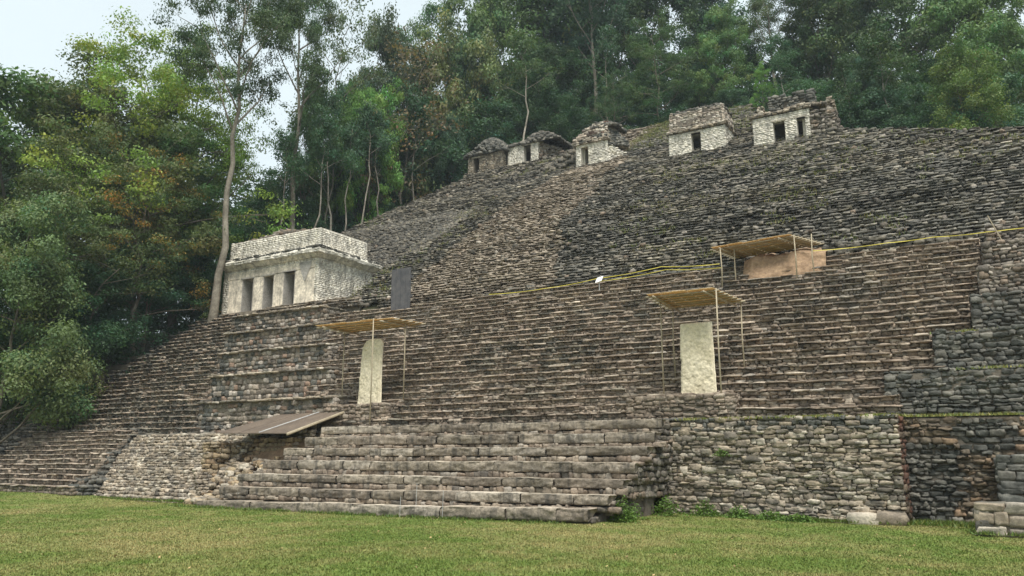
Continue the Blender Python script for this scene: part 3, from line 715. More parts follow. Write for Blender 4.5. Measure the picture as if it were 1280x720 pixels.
def stela(loc, wdt, hgt, th, outline, label, rz, lean):
    """outline: list of (x,z) in 0..1 units; thick slab with rounded edge and worn relief"""
    o_ = [(a * wdt, b2 * hgt) for a, b2 in outline]
    xs_ = np.linspace(-.5, .5, 34) * wdt; zs_ = np.linspace(0, 1, 130) * hgt
    poly = np.array(o_)
    # left/right edge per height by interpolation along two chains
    L_ = sorted([p for p in o_ if p[0] < 0], key=lambda p: p[1]); R_ = sorted([p for p in o_ if p[0] > 0], key=lambda p: p[1])
    lx = np.interp(zs_, [p[1] for p in L_], [p[0] for p in L_]); rx = np.interp(zs_, [p[1] for p in R_], [p[0] for p in R_])
    lx = lx + .012 * fbm(zs_ * 3, zs_ * 0 + 1); rx = rx + .012 * fbm(zs_ * 3, zs_ * 0 + 9)
    U_, Zz = np.meshgrid(np.linspace(0, 1, 60), zs_); XX = lx[:, None] + (rx - lx)[:, None] * U_
    e = np.minimum(np.minimum(U_, 1 - U_) * 14, 1) ** .5 * np.minimum((hgt - Zz) / .06 + .05, 1) ** .5
    rel = .016 * np.tanh(fbm(XX * 5 + loc[0], Zz * 4) * 6) + .02 * fbm(XX * 14, Zz * 14)
    YY = -th / 2 * e - rel * e * .7
    n = XX.size; I = np.arange(n).reshape(XX.shape)
    Vf = np.stack([XX, YY, Zz], -1).reshape(-1, 3); Vb = np.stack([XX, th / 2 * e + 0 * XX, Zz], -1).reshape(-1, 3)
    q = np.stack([I[:-1, :-1], I[:-1, 1:], I[1:, 1:], I[1:, :-1]], -1).reshape(-1, 4); side = []
    for r_ in range(I.shape[0] - 1):
        side += [(I[r_, 0], I[r_ + 1, 0], I[r_ + 1, 0] + n, I[r_, 0] + n), (I[r_, -1], I[r_, -1] + n, I[r_ + 1, -1] + n, I[r_ + 1, -1])]
    for c_ in range(I.shape[1] - 1): side.append((I[-1, c_], I[-1, c_ + 1], I[-1, c_ + 1] + n, I[-1, c_] + n))
    V = np.concatenate([Vf, Vb]); Fq = np.concatenate([q, q[:, ::-1] + n, np.array(side)])
    o = link('stela', npmesh('stela', V, Fq, np.tile((.66, .59, .42), (len(V), 1)), M_stela, True)); o.location = loc; o.rotation_euler = (lean, 0, rz)
    return tag(o, label, 'stela')
stela((-20.55, 23.95, 3.53), 1.16, 2.62, .2, [(-.5, 0), (-.46, .6), (-.42, .88), (-.28, .965), (-.08, .992), (.5, 0), (.45, .5), (.45, .93), (.38, .985), (.12, 1)], 'tall cream limestone slab with one rounded shoulder, under the left canopy', 0, R(-2))
stela((-7.5, 23.75, 3.4), 1.1, 2.27, .22, [(-.5, 0), (-.5, .3), (-.49, .33), (-.46, .5), (-.5, .52), (-.47, .98), (-.44, 1), (.5, 0), (.48, .4), (.45, .9), (.45, 1)], 'broad cream limestone slab with a flat top, under the right canopy', 0, R(-2))

def canopy(name, corners, posts, label, rafters, th=.05, group='pole canopies over the monuments', battens=0, seed=0):
    g2 = np.random.default_rng(seed); c = [Vector(p) for p in corners]
    t_ = thing('canopy', (posts[0][0], posts[0][1], posts[0][2]), label, 'canopy', group)
    base = Vector(t_.location)
    # roof of narrow sheets
    n = 5
    for i in range(n):
        a, b2 = i / n + .004, (i + 1) / n - .004; mb = MB(); ov = g2.uniform(-.12, .12); dz = .012 * (i % 2)
        def P(u, v): return c[0].lerp(c[1], u).lerp(c[3].lerp(c[2], u), v) + Vector((0, 0, dz))
        q = [P(a, -.02 + ov * .3), P(b2, -.02 + ov * .2), P(b2, 1.02 + ov * .1), P(a, 1.02)]
        mb.hexa(q, [p + Vector((0, 0, .018)) for p in q]); mb.build('roof_sheet', M_thatch, t_)
    for i in range(rafters):
        v = (i + .5) / rafters; mb = MB(); a = c[0].lerp(c[3], v); b2 = c[1].lerp(c[2], v); e = (b2 - a) * .04
        dz = Vector((0, 0, -.035)); mb.tube([a - e + dz, (a + b2) / 2 + dz + Vector((0, 0, g2.uniform(-.015, .01))), b2 + e + dz], .03, 7); mb.build('rafter', M_pole, t_, True)
    for u in (.12, .88):
        mb = MB(); a = c[0].lerp(c[1], u); b2 = c[3].lerp(c[2], u); dz = Vector((0, 0, -.095)); mb.tube([a - (b2 - a) * .07 + dz, b2 + (b2 - a) * .05 + dz], .035, 7); mb.build('beam', M_pole, t_, True)
    for (x, y, z, zt) in posts:
        mb = MB(); k = g2.uniform(-.04, .04, 2); mb.tube([(x, y, z - .1), (x + k[0], y + k[1], (z + zt) / 2), (x, y, zt)], [.026, .024, .021], 7); mb.build('post', M_pole, t_, True)
canopy('c', [(-8.72, 22.9, 6.5), (-6.65, 22.95, 6.5), (-6.3, 25.0, 6.42), (-8.75, 25.0, 6.42)], [(-8.6, 23.75, 3.4, 6.42), (-6.58, 22.95, 2.7, 6.5), (-8.6, 24.9, 4.1, 6.4), (-6.4, 25.0, 4.1, 6.4)],
       'flat pole canopy above the broad flat topped stela on the right', 7, seed=1)
canopy('c', [(-22.5, 22.9, 6.66), (-19.0, 23.3, 6.74), (-18.8, 25.1, 6.76), (-22.4, 24.7, 6.62)], [(-22.0, 24.0, 3.55, 6.6), (-19.55, 22.85, 2.7, 6.7), (-19.1, 24.2, 3.8, 6.7)],
       'thin ochre canopy on poles above the round shouldered stela on the left', 5, seed=2)
canopy('c', [(-8.85, 30.6, 9.75), (-5.85, 30.7, 9.9), (-5.0, 32.5, 9.85), (-8.4, 32.5, 9.7)], [(-8.5, 30.5, 8.0, 9.7), (-8.05, 30.9, 8.1, 9.7), (-5.7, 30.6, 8.1, 9.85), (-5.1, 30.8, 8.2, 9.85), (-7.4, 31.9, 9.0, 9.7)],
       'ribbed pole canopy over the orange clay patch near the yellow tape', 9, seed=3)
# clay patch
cl = thing('clay_excavation', (-6.3, 30.6, 8), 'bare orange clay cut sheltered by the highest pole canopy', 'excavation')
xs_ = np.linspace(-7.85, -4.75, 60); zs_ = np.linspace(0, 1, 26); U_, W_ = np.meshgrid(xs_, zs_)
top = 9.3 + .15 * fbm(xs_ * 1.4, xs_ * 0); Zc = 8.0 + (top[None] - 8.0) * W_; Yc = 30.75 + .5 * W_ + .12 * fbm(U_ * 1.5, Zc * 2.5) + .06 * fbm(U_ * 6, Zc * 6, 1) + np.abs(U_ + 6.3) ** 4 * .05
V = np.stack([U_, Yc, Zc], -1).reshape(-1, 3); Vt = np.stack([xs_, Yc[-1] + 1.6, Zc[-1] + .5], -1); V = np.concatenate([V, Vt]); I = np.arange(60 * 26).reshape(26, 60); Ie = np.vstack([I, 60 * 26 + np.arange(60)])
Fq = np.stack([Ie[:-1, :-1], Ie[:-1, 1:], Ie[1:, 1:], Ie[1:, :-1]], -1).reshape(-1, 4)
link('clay_face', npmesh('clay_face', V, Fq, None, M_clay, True), cl)
mb = MB(); mb.box(-7.7, -4.9, 31.4, 32.6, 7.6, 9.2); mb.build('clay_body', M_clay, cl)

# tilted cover over the pit
cv = thing('board_cover', (-23, 20.6, 2.4), 'tilted brown board roof covering the excavation pit beside the broad steps', 'cover')
CVC = [Vector((-24.55, 20.15, 2.44)), Vector((-21.1, 20.4, 2.40)), Vector((-20.9, 23.1, 3.28)), Vector((-24.4, 23.3, 3.22))]
CVC = [Vector((-25.0, 20.5, 2.47)), Vector((-21.55, 20.75, 2.42)), Vector((-21.0, 23.05, 3.28)), Vector((-24.5, 23.2, 3.25))]
for i in range(3):
    mb = MB(); a, b2 = i / 3 + .006, (i + 1) / 3 - .006; P = lambda u, v: CVC[0].lerp(CVC[1], u).lerp(CVC[3].lerp(CVC[2], u), v)
    q = [P(a, 0), P(b2, 0), P(b2, 1), P(a, 1)]; mb.hexa(q, [p + Vector((0, 0, .03)) for p in q]); mb.build('board', M_board, cv)
mb = MB(); mb.tube([P(1.015, -.02), P(1.015, 1.03)], .05, 6, (1, 1, 1)); mb.build('edge_pole', M_pole, cv)
mb = MB(); mb.tube([P(.62, .0) + Vector((0, 0, .045)), P(.62, 1) + Vector((0, 0, .045))], .018, 6, (1.8, 1.8, 1.8)); mb.build('batten', M_metal, cv)
for u in (.35, .75):
    mb = MB(); p = P(u, .8); mb.tube([p - Vector((0, 0, 1.5)), p], .035, 6); mb.build('prop', M_pole, cv)

# thin stakes on the lowest step
for (x, y, z, h) in ((-14.3, 18.1, .0, .55), (-13.9, 18.3, .3, .6), (-12.9, 18.15, .0, .75)):
    mb = MB(); mb.tube([(x, y, z), (x + .02, y, z + h)], .006, 6)
    o = mb.build('stake', M_metal, None); tag(o, {.55: 'shortest thin white stake, leftmost on the lowest broad step', .6: 'thin white stake standing between two others on the second broad step', .75: 'tallest thin white stake, rightmost of three at the lowest broad step'}[h], 'stake', 'thin stakes at the foot of the broad steps')

# barrier tape, its pole, the small sign, timber slab
def tape(pts, label):
    mb = MB(); P_ = []
    for i in range(len(pts) - 1):
        a, b2 = Vector(pts[i]), Vector(pts[i + 1]); n = 10
        for k in range(n): t_ = k / n; P_.append(a.lerp(b2, t_) - Vector((0, 0, .35 * t_ * (1 - t_) * min(1, (b2 - a).length / 6))))
    P_.append(Vector(pts[-1]))
    for i in range(len(P_) - 1):
        a, b2 = P_[i], P_[i + 1]; tw_ = .012 * math.sin(i * .7); h0 = Vector((0, .004 + tw_ * .4, .014)); e = Vector((0, .004, 0))
        mb.hexa([a - h0, b2 - h0, b2 - h0 + e, a - h0 + e], [a + h0, b2 + h0, b2 + h0 + e, a + h0 + e])
    o = mb.build('barrier_tape', M_tape); return tag(o, label, 'barrier tape')
tape([(-20.0, 31.65, 9.2), (-17, 31.7, 9.18), (-14.2, 31.3, 9.25), (-11.2, 31.2, 9.4), (-8.55, 30.5, 9.05)], 'yellow tape strung from the middle of the steps to the clay patch canopy')
tape([(-14.2, 31.35, 9.12), (-11.0, 31.2, 9.25), (-8.5, 30.55, 8.9)], 'second strand of yellow tape just below the first, left of the clay canopy')
tape([(-5.1, 30.85, 9.2), (-2.6, 31.3, 9.27), (-1.1, 31.3, 9.28), (.55, 30.6, 9.06), (1.15, 30.55, 9.04), (3.5, 30.5, 9.1), (7, 30.5, 9.2)], 'yellow tape running right from the clay patch canopy to the leaning stick')
mb = MB(); mb.tube([(1.0, 30.52, 8.5), (.62, 30.54, 9.6)], [.022, .016], 6); o = mb.build('leaning_stick', M_pole); tag(o, 'thin leaning stick holding the yellow tape at the far right', 'stick')
ps = thing('small_sign', (-14.0, 31.1, 8.75), 'small blank white notice board on a short post beside the yellow tape', 'sign')
mb = MB(); mb.tube([(-14.0, 31.1, 8.6), (-14.0, 31.1, 9.05)], .02, 6); mb.build('post', M_metal, ps)
mb = MB(); mb.hexa([(-14.16, 31.02, 9.0), (-13.84, 30.98, 9.05), (-13.84, 31.0, 9.05), (-14.16, 31.04, 9.0)], [(-14.12, 31.15, 9.24), (-13.8, 31.11, 9.29), (-13.8, 31.13, 9.29), (-14.12, 31.17, 9.24)]); mb.build('panel', M_white, ps)
ts = thing('timber_screen', (-25.45, 31.8, 9), 'dark grey upright timber screen standing right of the three door temple', 'screen')
for i in range(4):
    mb = MB(); x = -26.05 + .31 * i; mb.box(x, x + .3, 31.75, 31.81, 9.0, 11.1 + rng.uniform(-.05, .06)); mb.build('plank', M_slabgrey, ts, bevel=.008)
mb = MB(); mb.box(-26.1, -24.75, 31.82, 31.88, 9.6, 9.72); mb.box(-26.1, -24.75, 31.82, 31.88, 10.6, 10.72); mb.build('rail', M_slabgrey, ts)

# ------------------------------------------------------------------ temples
def masonry_block(parent, name, x0, x1, y0, y1, z0, z1, palk, mat, core, doors=(), th=.55, course=(.09, .14), length=(.18, .4), prot=.005, batter=0., ragged=0., lod=2, backwall=True, topf=None):
    """hollow masonry box with door openings in its front wall"""
    tp = topf if topf else (lambda x: z1)
    holes = [(a - x0, b2 - x0, z0 - 1, z0 + h) for (a, b2, h) in doors]
    arr = wall((x0, y0), (x1, y0), z0, lambda t: tp(x0 + t), palk, batter, course, length, prot, .12, holes, ragged, yjit=.004)
    wall((x1, y0), (x1, y1), z0, lambda t: tp(x1), palk, batter, course, length, prot, .12, (), ragged, arr=arr, yjit=.004)
    wall((x0, y1), (x0, y0), z0, lambda t: tp(x0), palk, batter, course, length, prot, .12, (), ragged, arr=arr, yjit=.004)
    w_ = stones(name, arr, mat, parent, lod, .0015 if palk == 'pale' else .008)
    i = .014 if palk == 'pale' else .03; mb = MB(); xs2 = [x0 + i] + [v for d in doors for v in (d[0], d[1])] + [x1 - i]; bt = batter * (z1 - z0)
    zc = min(tp(x0), tp(x1)) - .06
    for k in range(0, len(xs2), 2):
        mb.hexa([(xs2[k], y0 + i, z0 - .2), (xs2[k + 1], y0 + i, z0 - .2), (xs2[k + 1], y0 + th, z0 - .2), (xs2[k], y0 + th, z0 - .2)],
                [(xs2[k] + (bt if k == 0 else 0), y0 + i + bt, zc), (xs2[k + 1] - (bt if k + 2 == len(xs2) else 0), y0 + i + bt, zc), (xs2[k + 1] - (bt if k + 2 == len(xs2) else 0), y0 + th, zc), (xs2[k] + (bt if k == 0 else 0), y0 + th, zc)])
    for (a, b2, h) in doors: mb.box(a, b2, y0 + i + .004 + batter * h, y0 + th - .004, z0 + h, zc - .004)
    mb.box(x0 + i + bt, x0 + th, y0 + th, y1 - th, z0 - .2, zc); mb.box(x1 - th, x1 - i - bt, y0 + th, y1 - th, z0 - .2, zc); mb.box(x0 + i + bt, x1 - i - bt, y1 - th, y1 - .02, z0 - .2, zc)
    mb.box(x0 + i + bt, x1 - i - bt, y0 + th - .1, y1 - .05, zc + .003, zc + .1)
    mb.build('wall_core', core, w_, loc=(0, 0, 0)); return w_
def mound(parent, name, x0, x1, y0, y1, z0, hgt, palk, n=400, q=(.06, .16), mat=None, topf=None, core=True, taper=.25):
    """rubble roof mass: battered heap of stones over a solid core"""
    arr = []; cx, cy, wx, wy = (x0 + x1) / 2, (y0 + y1) / 2, (x1 - x0) / 2, (y1 - y0) / 2
    f = topf or (lambda u, v: 1.)
    def hh(u, v): return hgt * f(u, v) * np.clip(1 - np.maximum(abs(u), abs(v)) ** 5, 0, 1)
    for _ in range(n):
        u, v = rng.uniform(-1, 1, 2); s = rng.uniform(*q); h = hh(u, v); k = rng.random()
        arr.append([cx + u * wx, cy + v * wy, z0 + h * 1.0 + rng.normal(0, .02), s * 1.4, s, s * .75, rng.uniform(0, 3)] + pal(palk))
    nu = 22; u = np.linspace(-1, 1, nu); U, W = np.meshgrid(u, u); Hh = np.vectorize(hh)(U, W)
    Hh = Hh * (1 - 0) + .06 * fbm(U * 4 + cx, W * 4) * (Hh > .02)
    V = np.stack([cx + U * wx, cy + W * wy, z0 + Hh - .02], -1).reshape(-1, 3); I = np.arange(nu * nu).reshape(nu, nu)
    Fq = np.stack([I[:-1, :-1], I[:-1, 1:], I[1:, 1:], I[1:, :-1]], -1).reshape(-1, 4)
    o = stones(name, arr, mat or M_hill, parent, 2, .015)
    link('rubble_core', npmesh('rubble_core', V, Fq, np.tile(pal(palk), (len(V), 1)), mat or M_hill), o, (0, 0, 0)); return o

# big left temple
T = thing('three_door_temple', (-37.6, 34, 10.4), 'large pale stone temple with three doorways and a dark sloping cornice at the left', 'temple')
x0, x1, y0, y1, z0 = -41.75, -33.5, 34.0, 38.9, 10.4
D = [(-39.95, -38.95, 2.2), (-38.05, -37.15, 2.2), (-36.3, -35.35, 2.25)]
masonry_block(T, 'lower_wall', x0, x1, y0, y1, z0, 13.35, 'pale', M_pale, M_palemortar, D, th=.75)
mb = MB(); mb.box(x0 + .8, x1 - .8, 35.6, 35.75, z0, 13.2); mb.build('inner_wall', M_inner, T)
# plastered piers and lintel band, slightly proud
mb = MB()
for (a, b2) in ((-41.2, -39.97), (-38.93, -38.07), (-37.13, -36.32), (-35.33, -33.75)):
    mb.box(a, b2, y0 - .035, y0 + .2, z0 + .02, 12.6 + rng.uniform(0, .03))
mb.box(-41.3, -33.72, y0 - .045, y0 + .15, 12.66, 13.1); mb.c = [(.64, .575, .48)] * len(mb.v); mb.build('plaster', M_plaster, T, bevel=.02)
for (a, b2, h) in D:
    mb = MB(); mb.box(a + .004, a + .04, y0 - .02, y0 + .74, z0, z0 + h - .01); mb.box(b2 - .04, b2 - .004, y0 - .02, y0 + .74, z0, z0 + h - .01); mb.box(a - .1, b2 + .1, y0 - .07, y0 + .3, z0 + h, z0 + h + .07); mb.build('doorway', M_inner, T)
# medallion recess above the corner
mb = MB(); mb.hexa([(-35.0, y0 - .06, 12.9), (-34.55, y0 - .06, 11.9), (-34.45, y0 - .06, 11.9), (-34.0, y0 - .06, 12.9)][::1], [(-35.0, y0 - .05, 13.1), (-34.6, y0 - .05, 13.1), (-34.4, y0 - .05, 13.1), (-34.0, y0 - .05, 13.1)]); mb.build('niche', M_inner, T)
# sloping cornice all round: flared stone band, a white underside course and a dark upper course
def cornice(parent, x0, x1, y0, y1, z, h, out, top_in, mat_c, palk, name='cornice', sag=.0):
    ring = lambda e, zz: [(x0 - e, y0 - e, zz), (x1 + e, y0 - e, zz), (x1 + e, y1 + e, zz), (x0 - e, y1 + e, zz)]
    lv = [ring(-.05, z - .02), ring(out * .25, z), ring(out, z + h * .42), ring(out * 1.04, z + h * .62), ring(out * .5, z + h), ring(-top_in, z + h + .02)]
    mb = MB()
    for a, b2 in zip(lv[:-1], lv[1:]): mb.hexa(a, b2)
    c = pal(palk); mb.c = [tuple(c)] * len(mb.v)
    o = mb.build(name, mat_c, parent)
    arr = []
    for (p, q) in (((x0 - out, y0 - out), (x1 + out, y0 - out)), ((x1 + out, y0 - out), (x1 + out, y1 + out)), ((x0 - out, y1 + out), (x0 - out, y0 - out))):
        wall(p, q, z + h * .32, z + h * .62, palk, 0, (h * .15, h * .18), (.35, .9), .03, .3, arr=arr, ragged=.02, yjit=.012)
        dx = np.sign(-np.array([q[1] - p[1], -(q[0] - p[0])])) * out * .10
        wall((p[0] + dx[0], p[1] + dx[1]), (q[0] + dx[0], q[1] + dx[1]), z + h * .62, z + h * 1.02, 'dark', .25, (h * .16, h * .2), (.3, .8), .05, .5, arr=arr, ragged=.05, yjit=.012)
    stones('cornice_stones', arr, M_frieze, o, 3, .012).location = (0, 0, 0)
cornice(T, x0 + .35, x1, y0, y1, 13.28, .68, .42, .3, M_frieze, 'pale')
masonry_block(T, 'frieze', x0 + .02, x1 - .3, y0 + .3, y1 - .2, 13.8, 15.25, 'pale', M_pale, M_palemortar, (), th=.5, batter=.06, ragged=.0)
arr = []
for (p, q) in (((x0 + .15, y0 + .45), (x1 - .45, y0 + .45)), ((x1 - .45, y0 + .45), (x1 - .45, y1 - .35)), ((x0 + .15, y1 - .35), (x0 + .15, y0 + .45))): wall(p, q, 15.23, 15.3, 'wall', 0, (.06, .07), (.3, .7), .03, .4, arr=arr)
stones('roof_edge', arr, M_frieze, T, 2, .012)
mound(T, 'roof_rubble', x0 + .4, x1 - .6, y0 + .6, y1 - .5, 15.2, .5, 'rubble', 500, topf=lambda u, v: .35 + .9 * math.exp(-((u + .05) ** 2) * 4))

# small summit temples
def small_temple(name, x0, x1, y0, y1, z0, hw, doors, label, palk='pale', frieze=None, roof=None, comb=None, cor=True, slope=0.):
    T = thing(name, ((x0 + x1) / 2, y0, z0), label, 'temple')
    masonry_block(T, 'lower_wall', x0, x1, y0, y1, z0, z0 + hw, palk, M_pale if palk == 'pale' else M_frieze, M_palemortar if palk == 'pale' else M_mortar, doors, th=.5, course=(.09, .14), length=(.15, .35), prot=.02)
    mb = MB(); mb.box(x0 + .5, x1 - .5, y0 + 1.6, y0 + 1.7, z0, z0 + hw - .15); mb.build('inner_wall', M_core, T)
    for (a, b2, h) in doors:
        mb = MB(); mb.box(a - .12, b2 + .12, y0 - .03, y0 + .3, z0 + h, z0 + h + .1, (.4, .36, .3)); mb.build('lintel', M_pale, T)
    if cor:
        arr = []
        for (p, q) in (((x0 - .14, y0 - .14), (x1 + .14, y0 - .14)), ((x1 + .14, y0 - .14), (x1 + .14, y1)), ((x0 - .14, y1), (x0 - .14, y0 - .14))): wall(p, q, z0 + hw, z0 + hw + .2, 'wall', 0, (.09, .1), (.25, .6), .05, .4, arr=arr, ragged=.04)
        stones('cornice', arr, M_frieze, T, 2, .015)
    if frieze:
        fh, bt, pk = frieze
        masonry_block(T, 'frieze', x0 + .03, x1 - .03, y0 + .03, y1, z0 + hw + .19, z0 + hw + .19 + fh, pk, M_frieze, M_mortar, (), th=.5, batter=bt, ragged=.12, prot=.04)
    mb = MB(); mb.box(x0 + .1, x1 - .1, y0 + .1, y1 - .1, z0 - 2.5, z0 + .01); mb.build('floor_slab', M_core, T)
    return T
def platform(parent, x0, x1, y0, z0, drop, palk='hillmid'):
    arr = wall((x0, y0), (x1, y0), z0 - drop, z0 + .02, palk, .25, (.14, .24), (.2, .5), .08, .4, ragged=.08)
    wall((x1, y0), (x1, y0 + 3), z0 - drop, z0 + .02, palk, .25, (.14, .24), (.2, .5), .08, .4, ragged=.08, arr=arr)
    stones('footing', arr, M_hill, parent, 2, .02)
t5 = small_temple('two_door_temple', -10.85, -7.5, 47.8, 50.6, 20.45, 1.75, [(-9.65, -8.95, 1.3), (-8.25, -7.75, 1.25)], 'cream temple with two dark doorways and a broken roof comb at the upper right', comb=True)
platform(t5, -11, -6, 47.5, 20.45, 1.0)
mound(t5, 'roof_rubble', -10.8, -6.6, 47.9, 50.5, 22.35, .38, 'wall', 420, (.05, .13), M_frieze, topf=lambda u, v: .7 + .4 * math.sin(u * 5))
arr = wall((-10.1, 49.0), (-7.3, 49.0), 22.3, lambda t: 24.0 + .12 * math.sin(t * 4), 'dark', .02, (.14, .24), (.2, .5), .06, .4, holes=[(.9, 1.15, 22.9, 23.5), (1.9, 2.15, 22.9, 23.5)], ragged=.15)
wall((-10.75, 48.6), (-10.3, 48.6), 22.3, 23.35, 'wall', .02, (.14, .24), (.2, .4), .04, .4, arr=arr)
wall((-7.3, 49.0), (-7.3, 49.7), 22.3, 23.9, 'dark', .02, (.14, .24), (.2, .4), .06, .4, arr=arr)
o = stones('roof_comb', arr, M_hill, t5, 2, .02); mb = MB(); mb.box(-10.0, -7.5, 49.18, 49.7, 22.2, 23.75); mb.box(-10.7, -10.35, 48.75, 49.1, 22.2, 23.2); mb.build('comb_core', M_core, o, loc=(0, 0, 0))
arr = wall((-7.5, 47.75), (-6.05, 47.95), 20.3, lambda t: 22.1 - .2 * t, 'rubble', .03, (.12, .22), (.2, .45), .10, .4, ragged=.2)
wall((-6.9, 48.4), (-6.1, 48.4), 21.9, lambda t: 22.85, 'wall', .03, (.12, .2), (.2, .4), .08, .4, ragged=.15, arr=arr)
wall((-6.05, 47.95), (-6.05, 50.4), 20.3, lambda t: 22.0, 'rubble', .05, (.12, .22), (.2, .45), .10, .4, ragged=.2, arr=arr)
o = stones('ruined_end', arr, M_frieze, t5, 2, .03); mb = MB(); mb.box(-7.5, -6.3, 48.0, 50.3, 20.2, 21.9); mb.box(-6.85, -6.2, 48.55, 50.2, 21.5, 22.6); mb.build('rubble_fill', M_mortar, o, loc=(0, 0, 0))

t4 = small_temple('one_door_temple', -16.85, -13.0, 49.4, 52.0, 21.35, 1.62, [(-15.3, -14.65, 1.42)], 'square cream temple with one doorway and a tall pitted frieze', frieze=(1.35, .1, 'palewall'))
platform(t4, -17.1, -12.7, 49.1, 21.35, .9)
mound(t4, 'roof_rubble', -16.7, -13.1, 49.6, 51.9, 24.45, .3, 'hill', 300, (.05, .12))
for x in (-15.6, -14.2, -16.3):
    mb = MB(); mb.box(x, x + .38, 49.44, 49.52, 23.45, 23.85); mb.build('frieze_niche', M_core, t4)
t3 = small_temple('mansard_temple', -24.75, -22.2, 51.3, 53.9, 22.8, 1.68, [(-24.35, -23.75, 1.48)], 'small cream temple with a tall leaning slab roof in the middle of the ridge')
platform(t3, -25.3, -20.5, 51.0, 22.8, .9)
# its right wing wall tapering away and steep roof
arr = wall((-22.2, 51.35), (-20.75, 52.6), 22.6, lambda t: 24.4 - .55 * t, 'pale', .06, (.09, .14), (.15, .35), .02, .3, ragged=.05)
o = stones('wing_wall', arr, M_pale, t3, 2, .01); mb = MB(); mb.hexa([(-22.3, 51.5, 22.4), (-20.95, 52.75, 22.4), (-22.0, 54, 22.4), (-24, 54, 22.4)], [(-22.3, 51.55, 24.25), (-20.95, 52.75, 23.4), (-22.0, 54, 23.6), (-24, 54, 24.3)]); mb.build('wing_core', M_palemortar, o, loc=(0, 0, 0))
arr = wall((-25.1, 51.2), (-22.3, 51.2), 24.6, lambda t: 25.1 + 1.2 * min(1, t / 1.6), 'palewall', .45, (.12, .2), (.2, .5), .05, .3, ragged=.08, mixp=lambda x, y, z: 'red' if rng.random() < .12 else ('dark' if rng.random() < .25 else 'palewall'))
wall((-22.25, 51.3), (-20.9, 52.5), 24.1, lambda t: 26.2 - .9 * t, 'dark', .35, (.12, .2), (.2, .5), .05, .3, ragged=.08, arr=arr)
o = stones('steep_roof', arr, M_frieze, t3, 2, .02)
mb = MB(); mb.hexa([(-25.0, 51.35, 24.4), (-22.25, 51.4, 24.4), (-20.95, 52.7, 24.0), (-25, 53.9, 24.4)], [(-23.9, 52.0, 25.9), (-22.4, 52.0, 26.15), (-21.7, 52.7, 25.4), (-23.8, 53.4, 25.9)]); mb.build('roof_core', M_mortar, o, loc=(0, 0, 0))
mound(t3, 'roof_rubble', -24.4, -21.6, 51.8, 53.6, 25.8, .5, 'hill', 260, (.06, .15), topf=lambda u, v: math.exp(-(u - .1) ** 2 * 3))
t2 = small_temple('gable_temple', -33.25, -30.3, 55.5, 58.0, 25.85, 1.75, [(-31.7, -31.0, 1.5)], 'small white temple with one doorway and a collapsed right end, second along the ridge', cor=False)
mound(t2, 'roof_rubble', -33.4, -28.4, 55.4, 58.2, 27.5, 1.0, 'hill', 800, (.07, .17), topf=lambda u, v: .25 + .75 * math.exp(-(u - .25) ** 2 * 4))
arr = wall((-30.3, 55.5), (-28.3, 56.2), 25.5, lambda t: 27.6 - .35 * t, 'rubble', .15, (.12, .24), (.2, .5), .12, .4, ragged=.15)
wall((-28.3, 56.2), (-28.3, 58), 25.5, 26.8, 'rubble', .15, (.12, .24), (.2, .5), .12, .4, ragged=.15, arr=arr)
o = stones('collapsed_end', arr, M_frieze, t2, 2, .03); mb = MB(); mb.hexa([(-30.3, 55.7, 25.2), (-28.5, 56.3, 25.2), (-28.5, 58, 25.2), (-30.3, 58, 25.2)], [(-30.3, 55.9, 27.6), (-28.7, 56.4, 26.9), (-28.7, 58, 26.9), (-30.3, 58, 27.6)]); mb.build('rubble_fill', M_mortar, o, loc=(0, 0, 0))
platform(t2, -33.8, -25.5, 55.2, 25.85, .9)
t1 = small_temple('ruined_temple', -37.0, -33.5, 55.0, 57.6, 25.65, 1.6, [(-36.45, -35.85, 1.35)], 'leftmost small ruined temple on the ridge with a dark domed rubble roof', palk='wall', cor=False)
mound(t1, 'roof_rubble', -37.3, -33.2, 54.85, 57.9, 27.2, 1.55, 'dark', 800, (.07, .17), topf=lambda u, v: .25 + .75 * math.exp(-(u - .1) ** 2 * 2.4))
platform(t1, -37.4, -33.0, 54.7, 25.65, .8)
cr = thing('rubble_spur', (-26.5, 53.4, 24.2), 'low heap of broken masonry between the gable temple and the mansard temple', 'ruin')
mound(cr, 'heap', -28.6, -24.6, 51.9, 55.5, 23.0, 2.3, 'hillmid', 600, (.08, .2), topf=lambda u, v: .6 + .2 * math.sin(u * 4))

